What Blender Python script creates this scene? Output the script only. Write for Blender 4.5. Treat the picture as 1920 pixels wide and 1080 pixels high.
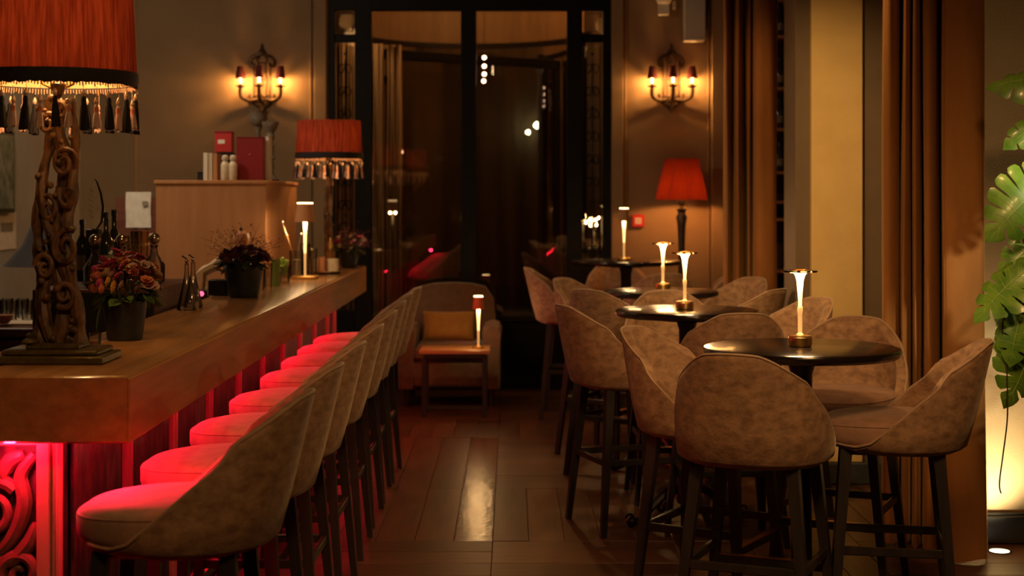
import bpy, math, random
from math import sin, cos, pi, radians as R
from mathutils import Vector, Matrix

random.seed(7)
for o in list(bpy.data.objects):
    bpy.data.objects.remove(o)
sc = bpy.context.scene
COL = sc.collection
F = 2900.0          # focal length in pixels of the 1920 wide frame
EYE = 1.60

# ------------------------------------------------------------------ camera
cam_d = bpy.data.cameras.new('camera')
cam = bpy.data.objects.new('camera', cam_d)
COL.objects.link(cam)
cam.location = (0, 0, EYE)
cam.rotation_euler = (pi / 2, 0, 0)
cam_d.sensor_width = 36
cam_d.lens = F / 1920 * 36
cam_d.shift_y = -(540 - 370) / 1920
cam_d.clip_end = 60
cam_d.dof.use_dof = True
cam_d.dof.focus_distance = 5.6
cam_d.dof.aperture_fstop = 3.2
sc.camera = cam

# ------------------------------------------------------------------ world, exposure
w = bpy.data.worlds.new('night')
sc.world = w
w.use_nodes = True
w.node_tree.nodes['Background'].inputs[0].default_value = (0.02, 0.022, 0.03, 1)
w.node_tree.nodes['Background'].inputs[1].default_value = 0.05
sc.view_settings.view_transform = 'Standard'
sc.view_settings.look = 'None'
sc.view_settings.gamma = 1.0
sc.view_settings.use_curve_mapping = False
sc.view_settings.exposure = 0.0

WARM = (1.0, 0.53, 0.19)
AMB = (1.0, 0.46, 0.14)
REDL = (1.0, 0.010, 0.042)


def light(kind, loc, energy, color, size=0.05, aim=None, spot=None, blend=0.6, size_y=None, name='lamp_light'):
    d = bpy.data.lights.new(name, kind)
    d.energy = energy
    d.color = color
    if kind == 'AREA':
        d.size = size
        if size_y:
            d.shape = 'RECTANGLE'
            d.size_y = size_y
    else:
        d.shadow_soft_size = size
    if kind == 'SPOT':
        d.spot_size = R(spot or 60)
        d.spot_blend = blend
    o = bpy.data.objects.new(name, d)
    COL.objects.link(o)
    o.location = loc
    if aim is not None:
        v = Vector(aim) - Vector(loc)
        o.rotation_euler = v.to_track_quat('-Z', 'Y').to_euler()
    return o


# ceiling downlights of the room, mixed with unseen spots added to brighten single things
light('SPOT', (1.0, 2.2, 3.6), 285, WARM, .30, aim=(1.0, 5.4, .6), spot=56, blend=.9)
light('SPOT', (.4, 1.0, 3.6), 140, WARM, .30, aim=(-.7, 5.0, .9), spot=56, blend=.9)
light('SPOT', (1.2, 5.9, 3.7), 60, WARM, .10, aim=(1.15, 6.3, 0), spot=80, blend=.9)
light('SPOT', (.85, 8.4, 3.7), 32, WARM, .10, aim=(.85, 8.8, 0), spot=80, blend=.9)
light('SPOT', (.95, 6.6, 3.6), 235, (1, .60, .21), .08, aim=(1.82, 8.6, 1.2), spot=58, blend=1.0)  # unseen spot added to brighten the pilaster face
light('SPOT', (1.5, 3.2, 3.6), 70, WARM, .15, aim=(1.88, 6.8, 1.3), spot=44, blend=1.0)  # unseen soft spot added to light the wide curtain
light('SPOT', (.6, 8.6, 3.6), 75, WARM, .08, aim=(1.55, 10.5, 1.8), spot=44, blend=.9)
light('SPOT', (-1.25, 6.5, 3.7), 42, WARM, .10, aim=(-1.25, 6.2, 0), spot=70, blend=.9)
light('SPOT', (-1.3, 9.3, 3.7), 34, WARM, .10, aim=(-1.3, 9.3, 0), spot=70, blend=.9)
light('SPOT', (-2.0, 6.6, 3.6), 62, WARM, .10, aim=(-1.9, 9.8, 1.4), spot=60, blend=.9)
light('AREA', (-2.9, 8.6, 3.4), 34, (1, .78, .54), .5, aim=(-3.4, 10.6, 1.4), size_y=.3)
# red light strips hidden under the overhang of the bar top
light('AREA', (-1.215, 7.75, .890), 25, REDL, 6.7, size_y=.03).rotation_euler = (R(-58), 0, R(90))
light('AREA', (-1.72, 4.43, .904), 4.0, REDL, .8, size_y=.03).rotation_euler = (R(-22), 0, 0)
light('AREA', (-1.18, 4.42, .904), 10.0, REDL, .20, aim=(-.98, 4.02, .70), size_y=.03)
light('POINT', (-1.13, 4.45, .875), 3.5, REDL, .02)
light('POINT', (-1.42, 4.36, .895), 7.0, REDL, .02)
# floor uplight by the plant wall
light('SPOT', (2.20, 6.98, .03), 50, (1, .72, .36), .05, aim=(2.22, 7.02, 2.0), spot=120, blend=.9)
light('SPOT', (2.5, 4.3, 3.4), 330, (1, .86, .50), .05, aim=(2.17, 6.05, 1.74), spot=13, blend=.7)  # narrow spot added from above to brighten the big monstera leaf
# unseen lamps added to brighten the vestibule behind the entrance glass
light('POINT', (-.1, 14.2, 3.7), 60, AMB, .1)
light('POINT', (.9, 15.3, 3.3), 26, AMB, .08)
light('POINT', (-1.6, 15.0, 3.3), 16, AMB, .08)
light('SPOT', (-1.2, 13.1, 3.5), 90, WARM, .05, aim=(-1.2, 13.7, 1.6), spot=60)


# ------------------------------------------------------------------ materials
def srgb(r, g, b):
    f = lambda c: ((c / 255 + .055) / 1.055) ** 2.4 if c > 10 else c / 255 / 12.92
    return (f(r), f(g), f(b), 1)


def c4(c):
    return (c[0], c[1], c[2], 1)


def mat(name, col, rough=.5, metal=0, col2=None, scale=(8, 8, 8), detail=4, bump=0, bscale=None, sheen=0,
        emit=0, ecol=None, trans=0, alpha=1, coat=0, lo=.35, hi=.65, ior=1.45, rand=0, spec=.5, sheen_tint=None):
    m = bpy.data.materials.new(name)
    m.use_nodes = True
    nt = m.node_tree
    N = nt.nodes
    L = nt.links
    b = N['Principled BSDF']
    b.inputs['Base Color'].default_value = c4(col)
    b.inputs['Roughness'].default_value = rough
    b.inputs['Metallic'].default_value = metal
    b.inputs['Coat Weight'].default_value = coat
    b.inputs['Coat Roughness'].default_value = .12
    b.inputs['Sheen Weight'].default_value = sheen
    b.inputs['Sheen Roughness'].default_value = .35
    b.inputs['Specular IOR Level'].default_value = spec
    if sheen_tint:
        b.inputs['Sheen Tint'].default_value = c4(sheen_tint)
    b.inputs['Transmission Weight'].default_value = trans
    b.inputs['Alpha'].default_value = alpha
    b.inputs['IOR'].default_value = ior
    if emit:
        b.inputs['Emission Color'].default_value = c4(ecol or col)
        b.inputs['Emission Strength'].default_value = emit
    tc = N.new('ShaderNodeTexCoord')
    mp = N.new('ShaderNodeMapping')
    mp.inputs['Scale'].default_value = scale
    L.new(tc.outputs['Object'], mp.inputs['Vector'])
    nz = N.new('ShaderNodeTexNoise')
    nz.inputs['Scale'].default_value = 1
    nz.inputs['Detail'].default_value = detail
    nz.inputs['Roughness'].default_value = .6
    L.new(mp.outputs[0], nz.inputs['Vector'])
    src = None
    if col2 is not None:
        mr = N.new('ShaderNodeMapRange')
        mr.inputs['From Min'].default_value = lo
        mr.inputs['From Max'].default_value = hi
        L.new(nz.outputs['Fac'], mr.inputs['Value'])
        mx = N.new('ShaderNodeMix')
        mx.data_type = 'RGBA'
        mx.inputs['A'].default_value = c4(col)
        mx.inputs['B'].default_value = c4(col2)
        L.new(mr.outputs[0], mx.inputs['Factor'])
        src = mx.outputs['Result']
    if rand:
        oi = N.new('ShaderNodeObjectInfo')
        mr2 = N.new('ShaderNodeMapRange')
        mr2.inputs['To Min'].default_value = 1 - rand
        mr2.inputs['To Max'].default_value = 1 + rand
        L.new(oi.outputs['Random'], mr2.inputs['Value'])
        hs = N.new('ShaderNodeHueSaturation')
        L.new(mr2.outputs[0], hs.inputs['Value'])
        if src:
            L.new(src, hs.inputs['Color'])
        else:
            hs.inputs['Color'].default_value = c4(col)
        src = hs.outputs['Color']
    if src:
        L.new(src, b.inputs['Base Color'])
    if bump:
        bp = N.new('ShaderNodeBump')
        bp.inputs['Strength'].default_value = bump
        bp.inputs['Distance'].default_value = .004
        if bscale:
            mp2 = N.new('ShaderNodeMapping')
            mp2.inputs['Scale'].default_value = bscale
            L.new(tc.outputs['Object'], mp2.inputs['Vector'])
            nz2 = N.new('ShaderNodeTexNoise')
            nz2.inputs['Scale'].default_value = 1
            nz2.inputs['Detail'].default_value = 3
            L.new(mp2.outputs[0], nz2.inputs['Vector'])
            L.new(nz2.outputs['Fac'], bp.inputs['Height'])
        else:
            L.new(nz.outputs['Fac'], bp.inputs['Height'])
        L.new(bp.outputs[0], b.inputs['Normal'])
    return m


def cloth_shade(name, col, col2, mixf=.55, scale=(60, 60, 6)):
    """translucent lamp shade cloth"""
    m = bpy.data.materials.new(name)
    m.use_nodes = True
    nt = m.node_tree
    N = nt.nodes
    L = nt.links
    N.remove(N['Principled BSDF'])
    out = N['Material Output']
    tc = N.new('ShaderNodeTexCoord')
    mp = N.new('ShaderNodeMapping')
    mp.inputs['Scale'].default_value = scale
    nz = N.new('ShaderNodeTexNoise')
    nz.inputs['Scale'].default_value = 1
    nz.inputs['Detail'].default_value = 6
    L.new(tc.outputs['Object'], mp.inputs[0])
    L.new(mp.outputs[0], nz.inputs['Vector'])
    mr = N.new('ShaderNodeMapRange')
    mr.inputs['From Min'].default_value = .35
    mr.inputs['From Max'].default_value = .65
    L.new(nz.outputs['Fac'], mr.inputs['Value'])
    mx = N.new('ShaderNodeMix')
    mx.data_type = 'RGBA'
    mx.inputs['A'].default_value = c4(col)
    mx.inputs['B'].default_value = c4(col2)
    L.new(mr.outputs[0], mx.inputs['Factor'])
    d = N.new('ShaderNodeBsdfDiffuse')
    t = N.new('ShaderNodeBsdfTranslucent')
    L.new(mx.outputs['Result'], d.inputs[0])
    L.new(mx.outputs['Result'], t.inputs[0])
    ms = N.new('ShaderNodeMixShader')
    ms.inputs[0].default_value = mixf
    L.new(d.outputs[0], ms.inputs[1])
    L.new(t.outputs[0], ms.inputs[2])
    L.new(ms.outputs[0], out.inputs[0])
    return m


def thin_glass(name, tint=(1, 1, 1), refl=.9, rough=0.0):
    m = bpy.data.materials.new(name)
    m.use_nodes = True
    nt = m.node_tree
    N = nt.nodes
    L = nt.links
    N.remove(N['Principled BSDF'])
    out = N['Material Output']
    fr = N.new('ShaderNodeFresnel')
    fr.inputs[0].default_value = 1.55
    ml = N.new('ShaderNodeMath')
    ml.operation = 'MULTIPLY_ADD'
    ml.inputs[1].default_value = refl
    ml.inputs[2].default_value = .02
    L.new(fr.outputs[0], ml.inputs[0])
    tr = N.new('ShaderNodeBsdfTransparent')
    tr.inputs[0].default_value = c4(tint)
    gl = N.new('ShaderNodeBsdfGlossy')
    gl.inputs['Roughness'].default_value = rough
    ms = N.new('ShaderNodeMixShader')
    L.new(ml.outputs[0], ms.inputs[0])
    L.new(tr.outputs[0], ms.inputs[1])
    L.new(gl.outputs[0], ms.inputs[2])
    L.new(ms.outputs[0], out.inputs[0])
    return m


M = {}
M['wall'] = mat('taupe_wall', (.30, .192, .098), .8, col2=(.26, .165, .083), scale=(3, 3, 3), bump=.25, bscale=(160, 160, 160))
M['wall_grey'] = mat('grey_wall', (.36, .35, .32), .7, col2=(.31, .30, .275), scale=(2, 2, 2))
M['lit_face'] = mat('lit_pilaster_face', (.72, .50, .22), .75, col2=(.66, .45, .19), scale=(6, 6, 6), bump=.3, bscale=(120, 120, 120))  # lighter tone paints in the light on the pilaster strip
M['shaded_flank'] = mat('shaded_pilaster_flank', (.17, .115, .075), .7, col2=(.15, .10, .065), scale=(5, 5, 5), bump=.2, bscale=(120, 120, 120))  # darker tone paints in the shade on the pilaster flanks
M['cream_wall'] = mat('cream_wall', (.62, .50, .33), .8, col2=(.56, .45, .29), scale=(3, 3, 3), bump=.3, bscale=(150, 150, 150))
M['ceiling'] = mat('ceiling_paint', (.25, .18, .12), .9, col2=(.22, .16, .10))
M['base'] = mat('dark_skirting', (.035, .038, .04), .45, col2=(.05, .052, .055))
M['subfloor'] = mat('floor_joint', (.035, .018, .008), .6, col2=(.05, .025, .012))
M['plank_y'] = mat('floor_oak_long', (.105, .046, .018), .36, col2=(.055, .023, .009), scale=(28, 2.2, 10), detail=6, bump=.25, rand=.30)
M['plank_x'] = mat('floor_oak_cross', (.10, .042, .016), .38, col2=(.052, .021, .008), scale=(2.2, 28, 10), detail=6, bump=.25, rand=.30)
M['plank_gloss'] = mat('floor_oak_polished', (.17, .085, .035), .20, col2=(.10, .05, .02), scale=(28, 2.2, 10), detail=6, bump=.5, bscale=(30, 30, 30), spec=.9)  # polished board; its lighter tone also paints in the lamp reflection
M['oak'] = mat('bar_oak', (.44, .215, .080), .21, col2=(.30, .145, .052), scale=(16, 1.2, 22), detail=7, bump=.12, coat=.25)
M['oak_fascia'] = mat('bar_oak_fascia', (.44, .215, .080), .6, col2=(.32, .15, .052), scale=(16, 1.2, 22), detail=7, bump=.12, spec=.25)
M['oak_end'] = mat('bar_oak_end', (.30, .145, .055), .5, col2=(.25, .12, .042), scale=(2.0, 16, 40), detail=7, bump=.12)
M['cab_oak'] = mat('cabinet_oak', (.42, .20, .085), .5, col2=(.35, .16, .066), scale=(22, 22, 2), detail=6)
M['bar_panel'] = mat('bar_panel', (.06, .028, .028), .6, col2=(.015, .010, .010), scale=(22, 22, 7), detail=6, lo=.42, hi=.56)
M['bar_post'] = mat('painted_moulding', (.46, .27, .21), .5, col2=(.40, .23, .18), scale=(20, 20, 4))
M['carving'] = mat('carved_panel', (.22, .10, .09), .35, col2=(.15, .06, .055), scale=(20, 20, 20), coat=.3)
M['carve_bg'] = mat('carved_ground', (.12, .05, .05), .5, col2=(.07, .03, .03), scale=(20, 20, 20))
M['velvet'] = mat('taupe_velvet', (.38, .225, .130), .75, col2=(.20, .11, .062), scale=(22, 22, 34), detail=8, sheen=.35, bump=.35, bscale=(90, 90, 90), lo=.36, hi=.64, sheen_tint=(1, .8, .6))
M['seat'] = mat('seat_velvet', (.40, .23, .16), .8, col2=(.30, .17, .115), scale=(16, 16, 16), detail=7, sheen=.2, bump=.25, bscale=(120, 120, 120))
M['pipe'] = mat('piping_velvet', (.44, .29, .19), .7, col2=(.36, .23, .15), sheen=.5)
M['black_wood'] = mat('black_stained_wood', (.018, .014, .013), .38, col2=(.028, .021, .018), scale=(30, 30, 3))
M['brass'] = mat('brushed_brass', (.72, .46, .17), .32, 1, col2=(.60, .37, .13), scale=(80, 80, 3))
M['copper'] = mat('copper_foot_plate', (.70, .34, .14), .3, 1, col2=(.55, .26, .10), scale=(5, 60, 60))
M['table_black'] = mat('black_lacquer', (.009, .006, .005), .2, col2=(.016, .010, .007), scale=(10, 10, 10), spec=.4)
M['iron'] = mat('black_iron', (.02, .018, .018), .35, .6, col2=(.035, .03, .026), scale=(30, 30, 30))
M['bronze'] = mat('aged_bronze', (.045, .022, .009), .45, .5, col2=(.10, .055, .02), scale=(60, 60, 60))
M['curtain'] = mat('ochre_velvet', (.36, .148, .036), .8, col2=(.27, .105, .024), scale=(5, 5, 1.5), detail=5, sheen=.2, bump=.25, bscale=(60, 60, 60), sheen_tint=(1, .6, .25))
M['red_shade'] = cloth_shade('red_shade_cloth', (.27, .058, .042), (.135, .023, .017), .33, (110, 110, 5))
M['red_shade2'] = cloth_shade('dark_red_shade_cloth', (.20, .026, .012), (.17, .022, .010), .36, (60, 60, 60))
M['lining'] = cloth_shade('shade_lining', (.85, .68, .38), (.80, .62, .34), .45, (20, 20, 20))
M['shade_tan'] = mat('tan_lamp_shade', (.52, .26, .12), .5, col2=(.48, .24, .11))
M['shade_red_small'] = mat('orange_red_lamp_shade', (.65, .12, .045), .45, col2=(.6, .11, .04))
M['sconce_shade'] = mat('plum_sconce_shade', (.14, .022, .022), .8, col2=(.10, .016, .016), scale=(60, 60, 60))
M['black_trim'] = mat('black_braid', (.012, .010, .012), .8, col2=(.02, .017, .02), scale=(60, 60, 60), sheen=.2)
M['tassel_black'] = mat('black_tassel', (.008, .007, .010), .7, col2=(.018, .014, .018), scale=(260, 260, 8), spec=.2)
M['tassel_pink'] = mat('pink_tassel', (.62, .40, .33), .7, col2=(.42, .24, .19), scale=(260, 260, 8), sheen=.5)
M['bead'] = mat('glass_bead', (.75, .55, .40), .15, .3, col2=(.6, .4, .3))
M['fringe'] = mat('pink_fringe', (.60, .34, .24), .7, col2=(.45, .24, .16), scale=(160, 160, 10))
M['carved_wood'] = mat('carved_lamp_wood', (.20, .105, .045), .5, col2=(.045, .022, .012), scale=(34, 34, 16), detail=6, bump=.7, lo=.40, hi=.62)
M['olive_gold'] = mat('olive_gilt_base', (.17, .13, .05), .38, .45, col2=(.10, .075, .03), scale=(40, 40, 40))
M['glow'] = mat('lamp_glow', (1, .75, .40), .5, emit=9, ecol=(1, .62, .26), col2=(1, .7, .35))
M['glow_soft'] = mat('lit_lamp_stem', (1, .75, .40), .4, emit=1.9, ecol=(1, .60, .22), col2=(1, .7, .35))  # emission stands in for lamplight falling on the stem
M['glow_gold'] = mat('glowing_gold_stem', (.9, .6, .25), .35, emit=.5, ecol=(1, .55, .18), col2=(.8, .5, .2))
M['bulb'] = mat('warm_bulb', (1, .8, .5), .5, emit=16, ecol=(1, .62, .28), col2=(1, .8, .5))
M['candle_glow'] = mat('lit_candle_tube', (1, .8, .5), .5, emit=4.0, ecol=(1, .60, .24), col2=(1, .8, .5))
M['white_bulb'] = mat('cool_white_lamp', (.9, 1, .8), .5, emit=60, ecol=(.85, 1, .75), col2=(.9, 1, .8))
M['pink_bulb'] = mat('pinkish_lamp', (1, .7, .5), .5, emit=14, ecol=(1, .62, .42), col2=(1, .7, .5))
M['strip'] = mat('red_light_strip', (1, .05, .1), .5, emit=5, ecol=(1, .05, .09), col2=(1, .06, .1))
M['disc_glass'] = thin_glass('amber_disc', (.75, .45, .22), 1.2, .05)
M['pane'] = thin_glass('entrance_pane', (.86, .83, .78), 1.5)
M['clear'] = thin_glass('clear_glass', (.86, .86, .84), 1.6, .02)
M['frame'] = mat('black_door_frame', (.006, .005, .004), .5, col2=(.009, .007, .006), spec=.15)
M['drum'] = mat('brown_drum_header', (.17, .10, .05), .6, col2=(.12, .07, .035), scale=(14, 14, 1))
M['drape'] = mat('beige_drape', (.42, .30, .19), .85, col2=(.33, .23, .14), scale=(12, 12, 1))
M['dark_wall'] = mat('dark_vestibule', (.03, .022, .015), .8, col2=(.14, .09, .05), scale=(9, 9, .35), detail=3)  # brown vertical streaks imitate reflections in the entrance glass
M['armchair'] = mat('brown_armchair_fabric', (.15, .085, .045), .85, col2=(.11, .06, .032), scale=(20, 20, 20), sheen=.3, bump=.2)
M['mustard'] = mat('mustard_cushion_cloth', (.32, .17, .03), .85, col2=(.26, .13, .022), scale=(12, 12, 12), sheen=.3)
M['side_oak'] = mat('side_table_oak', (.50, .27, .10), .38, col2=(.38, .19, .07), scale=(3, 30, 30))
M['redbox'] = mat('red_card_box', (.42, .025, .025), .45, col2=(.38, .02, .02))
M['redbox2'] = mat('dark_red_box', (.21, .006, .014), .5, col2=(.18, .005, .012))
M['white_plastic'] = mat('white_plastic', (.62, .58, .50), .45, col2=(.57, .53, .46))
M['white_ceramic'] = mat('pale_ceramic', (.66, .58, .46), .3, col2=(.55, .48, .38), scale=(40, 40, 40))
M['gold_tin'] = mat('gold_striped_tin', (.62, .42, .20), .35, .4, col2=(.75, .70, .60), scale=(60, 60, 1))
M['paper'] = mat('white_paper', (.72, .68, .60), .8, col2=(.62, .58, .50), scale=(20, 20, 20))
M['ink'] = mat('printed_ink', (.18, .15, .13), .8, col2=(.3, .26, .22), scale=(90, 90, 90))
M['black'] = mat('black_plastic', (.014, .013, .013), .35, col2=(.02, .018, .018))
M['pot'] = mat('dark_grey_planter', (.011, .013, .014), .45, col2=(.03, .034, .034))
M['stone'] = mat('carved_grey_stone', (.19, .15, .11), .7, col2=(.10, .08, .06), scale=(50, 50, 50), bump=.5)
M['leafg'] = mat('green_leaf', (.10, .17, .035), .45, col2=(.06, .11, .025), scale=(20, 20, 20))
M['leafd'] = mat('dark_leaf', (.045, .075, .028), .45, col2=(.07, .055, .03), scale=(20, 20, 20))
M['monstera'] = mat('monstera_leaf', (.18, .34, .035), .35, col2=(.07, .19, .022), scale=(9, 9, 9), detail=3, coat=.2)
M['rib'] = mat('leaf_rib', (.38, .50, .16), .5, col2=(.33, .45, .13))
M['stem'] = mat('plant_stem', (.07, .08, .03), .6, col2=(.05, .05, .025))
M['root'] = mat('aerial_root', (.05, .03, .02), .7, col2=(.035, .02, .015))
M['fl_pink'] = mat('pink_petal', (.50, .07, .17), .6, col2=(.30, .03, .10), scale=(60, 60, 60))
M['fl_orange'] = mat('salmon_petal', (.58, .20, .11), .6, col2=(.42, .10, .06), scale=(60, 60, 60))
M['fl_yellow'] = mat('yellow_petal', (.65, .38, .05), .6, col2=(.55, .26, .04), scale=(60, 60, 60))
M['fl_plum'] = mat('plum_petal', (.085, .022, .045), .55, col2=(.14, .04, .06), scale=(60, 60, 60))
M['fl_pale'] = mat('pale_petal', (.50, .36, .26), .6, col2=(.34, .20, .17), scale=(60, 60, 60))
M['twig'] = mat('reddish_twig', (.16, .04, .03), .7, col2=(.10, .03, .02))
M['steel'] = mat('polished_steel', (.62, .52, .42), .16, 1, col2=(.55, .46, .37))
M['gold_cup'] = mat('gold_metal', (.78, .50, .24), .2, 1, col2=(.66, .40, .18))
M['towel'] = mat('cream_towel', (.68, .55, .40), .9, col2=(.58, .46, .33), scale=(60, 60, 60), bump=.5)
M['lime'] = mat('lime_green', (.45, .60, .08), .45, col2=(.30, .48, .05), scale=(40, 40, 40))
M['green_mug'] = mat('olive_glass', (.20, .25, .05), .2, col2=(.14, .2, .04))
M['salmon'] = mat('salmon_ceramic', (.52, .25, .13), .4, col2=(.45, .2, .1))
M['wine'] = mat('dark_bottle_glass', (.02, .028, .016), .08, col2=(.03, .02, .012), coat=.5)
M['amber'] = mat('amber_bottle_glass', (.22, .09, .02), .1, col2=(.14, .05, .015), coat=.5)
M['red_call'] = mat('red_call_point', (.60, .02, .02), .35, col2=(.55, .02, .02))
M['pink_glow'] = mat('pink_led', (1, .08, .2), .5, emit=2.2, ecol=(1, .10, .22), col2=(1, .1, .2))
M['uplight_lens'] = mat('uplight_lens', (1, .9, .7), .4, emit=7, ecol=(1, .86, .58), col2=(1, .9, .7))
M['brown_wood'] = mat('brown_back_bar', (.15, .05, .028), .45, col2=(.10, .032, .018), scale=(3, 30, 30))
M['art'] = mat('framed_print', (.05, .09, .06), .5, col2=(.25, .27, .2), scale=(14, 14, 14))


# ------------------------------------------------------------------ mesh builder
class MB:
    def __init__(s):
        s.v = []
        s.f = []
        s.mi = []
        s.m = 0

    def add(s, vs, fs, T=None):
        n = len(s.v)
        for p in vs:
            p = Vector(p)
            if T is not None:
                p = T @ p
            s.v.append(tuple(p))
        for f in fs:
            s.f.append(tuple(i + n for i in f))
            s.mi.append(s.m)
        return s

    def box(s, c, d, T=None, bev=0.0):
        x, y, z = d[0] / 2, d[1] / 2, d[2] / 2
        if bev <= 0:
            vs = [(c[0] + i * x, c[1] + j * y, c[2] + k * z) for k in (-1, 1) for j in (-1, 1) for i in (-1, 1)]
            fs = [(0, 2, 3, 1), (4, 5, 7, 6), (0, 1, 5, 4), (2, 6, 7, 3), (0, 4, 6, 2), (1, 3, 7, 5)]
            return s.add(vs, fs, T)
        b = min(bev, x * .95, y * .95, z * .95)
        rings = []
        for (zz, ins) in ((-z, b), (-z + b, 0), (z - b, 0), (z, b)):
            r = []
            for (sx, sy) in ((-1, -1), (1, -1), (1, 1), (-1, 1)):
                X, Y = x - ins, y - ins
                bb = b * .6
                a1 = (c[0] + sx * X, c[1] + sy * (Y - bb), c[2] + zz)
                a2 = (c[0] + sx * (X - bb), c[1] + sy * Y, c[2] + zz)
                if sx * sy > 0:
                    r += [a2, a1] if False else ([a2, a1] if sx < 0 and False else ([a1, a2]))
                else:
                    r += [a2, a1]
            # order is counter-clockwise around the outline
            r.sort(key=lambda p: math.atan2((p[1] - c[1]) / y, (p[0] - c[0]) / x))
            rings.append(r)
        return s.rings(rings, T=T)

    def rings(s, rings, caps=(True, True), T=None, closed=False):
        n = len(rings[0])
        vs = [p for r in rings for p in r]
        fs = []
        k = len(rings)
        for i in range(k if closed else k - 1):
            a, b = i * n, ((i + 1) % k) * n
            for j in range(n):
                fs.append((a + j, a + (j + 1) % n, b + (j + 1) % n, b + j))
        if not closed:
            if caps[0]:
                fs.append(tuple(reversed(range(n))))
            if caps[1]:
                fs.append(tuple(range((k - 1) * n, k * n)))
        return s.add(vs, fs, T)

    def lathe(s, prof, n=24, c=(0, 0, 0), T=None, caps=(True, True)):
        rr = []
        for (r, z) in prof:
            rr.append([(c[0] + r * cos(2 * pi * j / n), c[1] + r * sin(2 * pi * j / n), c[2] + z) for j in range(n)])
        return s.rings(rr, caps, T)

    def tube(s, pts, rad, n=8, T=None, closed=False, flat=1.0):
        pts = [Vector(p) for p in pts]
        k = len(pts)
        rr = []
        up = Vector((0, 0, 1))
        prev = None
        for i, p in enumerate(pts):
            if closed:
                t = pts[(i + 1) % k] - pts[i - 1]
            else:
                t = pts[min(i + 1, k - 1)] - pts[max(i - 1, 0)]
            if t.length < 1e-9:
                t = Vector((0, 0, 1))
            t.normalize()
            if prev is None:
                a = up if abs(t.z) < .9 else Vector((1, 0, 0))
                u = t.cross(a).normalized()
            else:
                u = (prev - t * prev.dot(t))
                if u.length < 1e-6:
                    u = t.cross(up)
                u.normalize()
            prev = u
            v = t.cross(u)
            r = rad[i] if isinstance(rad, (list, tuple)) else rad
            rr.append([tuple(p + u * (r * cos(2 * pi * j / n)) + v * (r * flat * sin(2 * pi * j / n))) for j in range(n)])
        return s.rings(rr, T=T, closed=closed)

    def sphere(s, c, r, n=12, m=8, sc=(1, 1, 1), T=None):
        prof = [(max(1e-4, r * sin(pi * i / m)), -r * cos(pi * i / m)) for i in range(m + 1)]
        rr = [[(c[0] + a * cos(2 * pi * j / n) * sc[0], c[1] + a * sin(2 * pi * j / n) * sc[1], c[2] + z * sc[2]) for j in range(n)] for (a, z) in prof]
        return s.rings(rr, T=T)

    def build(s, name, mats, parent=None, loc=None, rot=None, smooth=True, angle=40):
        me = bpy.data.meshes.new(name)
        me.from_pydata(s.v, [], s.f)
        if not isinstance(mats, (list, tuple)):
            mats = [mats]
        for m in mats:
            me.materials.append(m)
        for p, i in zip(me.polygons, s.mi):
            p.material_index = i
        me.update()
        if smooth:
            me.polygons.foreach_set('use_smooth', [True] * len(me.polygons))
            try:
                me.set_sharp_from_angle(angle=R(angle))
            except Exception:
                pass
        o = bpy.data.objects.new(name, me)
        COL.objects.link(o)
        if parent:
            o.parent = parent
        if loc:
            o.location = loc
        if rot:
            o.rotation_euler = rot
        return o


def inst(src, parent=None, loc=(0, 0, 0), rot=(0, 0, 0), scale=None):
    o = src.copy()
    COL.objects.link(o)
    o.parent = parent
    o.location = loc
    o.rotation_euler = rot
    if scale:
        o.scale = scale if isinstance(scale, (tuple, list)) else (scale,) * 3
    return o


def thing(name, label, cat, loc=(0, 0, 0), rz=0, group=None):
    o = bpy.data.objects.new(name, None)
    o.empty_display_size = .1
    COL.objects.link(o)
    o.location = loc
    o.rotation_euler = (0, 0, rz)
    o['label'] = label
    o['category'] = cat
    if group:
        o['group'] = group
    return o


def tag(o, label, cat, group=None):
    o['label'] = label
    o['category'] = cat
    if group:
        o['group'] = group
    return o


def struct(o, label=None):
    o['kind'] = 'structure'
    if label:
        o['label'] = label
        o['category'] = o.name.split('.')[0].split('_')[0]
    return o


def copy_tree(o, parent=None):
    c = o.copy()
    COL.objects.link(c)
    c.parent = parent
    for ch in list(o.children):
        copy_tree(ch, c)
    return c


def X(px, d):
    return (px - 960) * d / F


def Z(py, d):
    return EYE - (py - 370) * d / F


def sstep(a, b, x):
    t = max(0, min(1, (x - a) / (b - a)))
    return t * t * (3 - 2 * t)


def catmull(pts, n=6):
    out = []
    P = [Vector(p) for p in pts]
    for i in range(len(P) - 1):
        p0 = P[max(i - 1, 0)]
        p1 = P[i]
        p2 = P[i + 1]
        p3 = P[min(i + 2, len(P) - 1)]
        for k in range(n):
            t = k / n
            out.append(.5 * ((2 * p1) + (-p0 + p2) * t + (2 * p0 - 5 * p1 + 4 * p2 - p3) * t * t + (-p0 + 3 * p1 - 3 * p2 + p3) * t ** 3))
    out.append(P[-1])
    return out


# ================================================================== ROOM SHELL
XL, XR, YB = -3.6, 2.42, 12.9
YF = -1.6
XRF = 3.4
ZC = 3.9
floor = struct(MB().box(((XL + XRF) / 2, (YF + 16.5) / 2, -.05), (XRF - XL + .4, 16.5 - YF, .08)).build('floor', M['subfloor'], smooth=False),
               'dark brown oak parquet floor with cross laid panels')
# parquet boards, each one a part of the floor
rows = [(4.6, 5.9), (5.9, 7.2), (7.2, 8.5), (8.5, 10.3), (10.3, 11.1), (11.1, 12.86)]
cols = [(-1.0, -.09), (-.09, .75), (.75, 1.6), (1.6, 2.38)]
G = .0025
cache = {}


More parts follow.
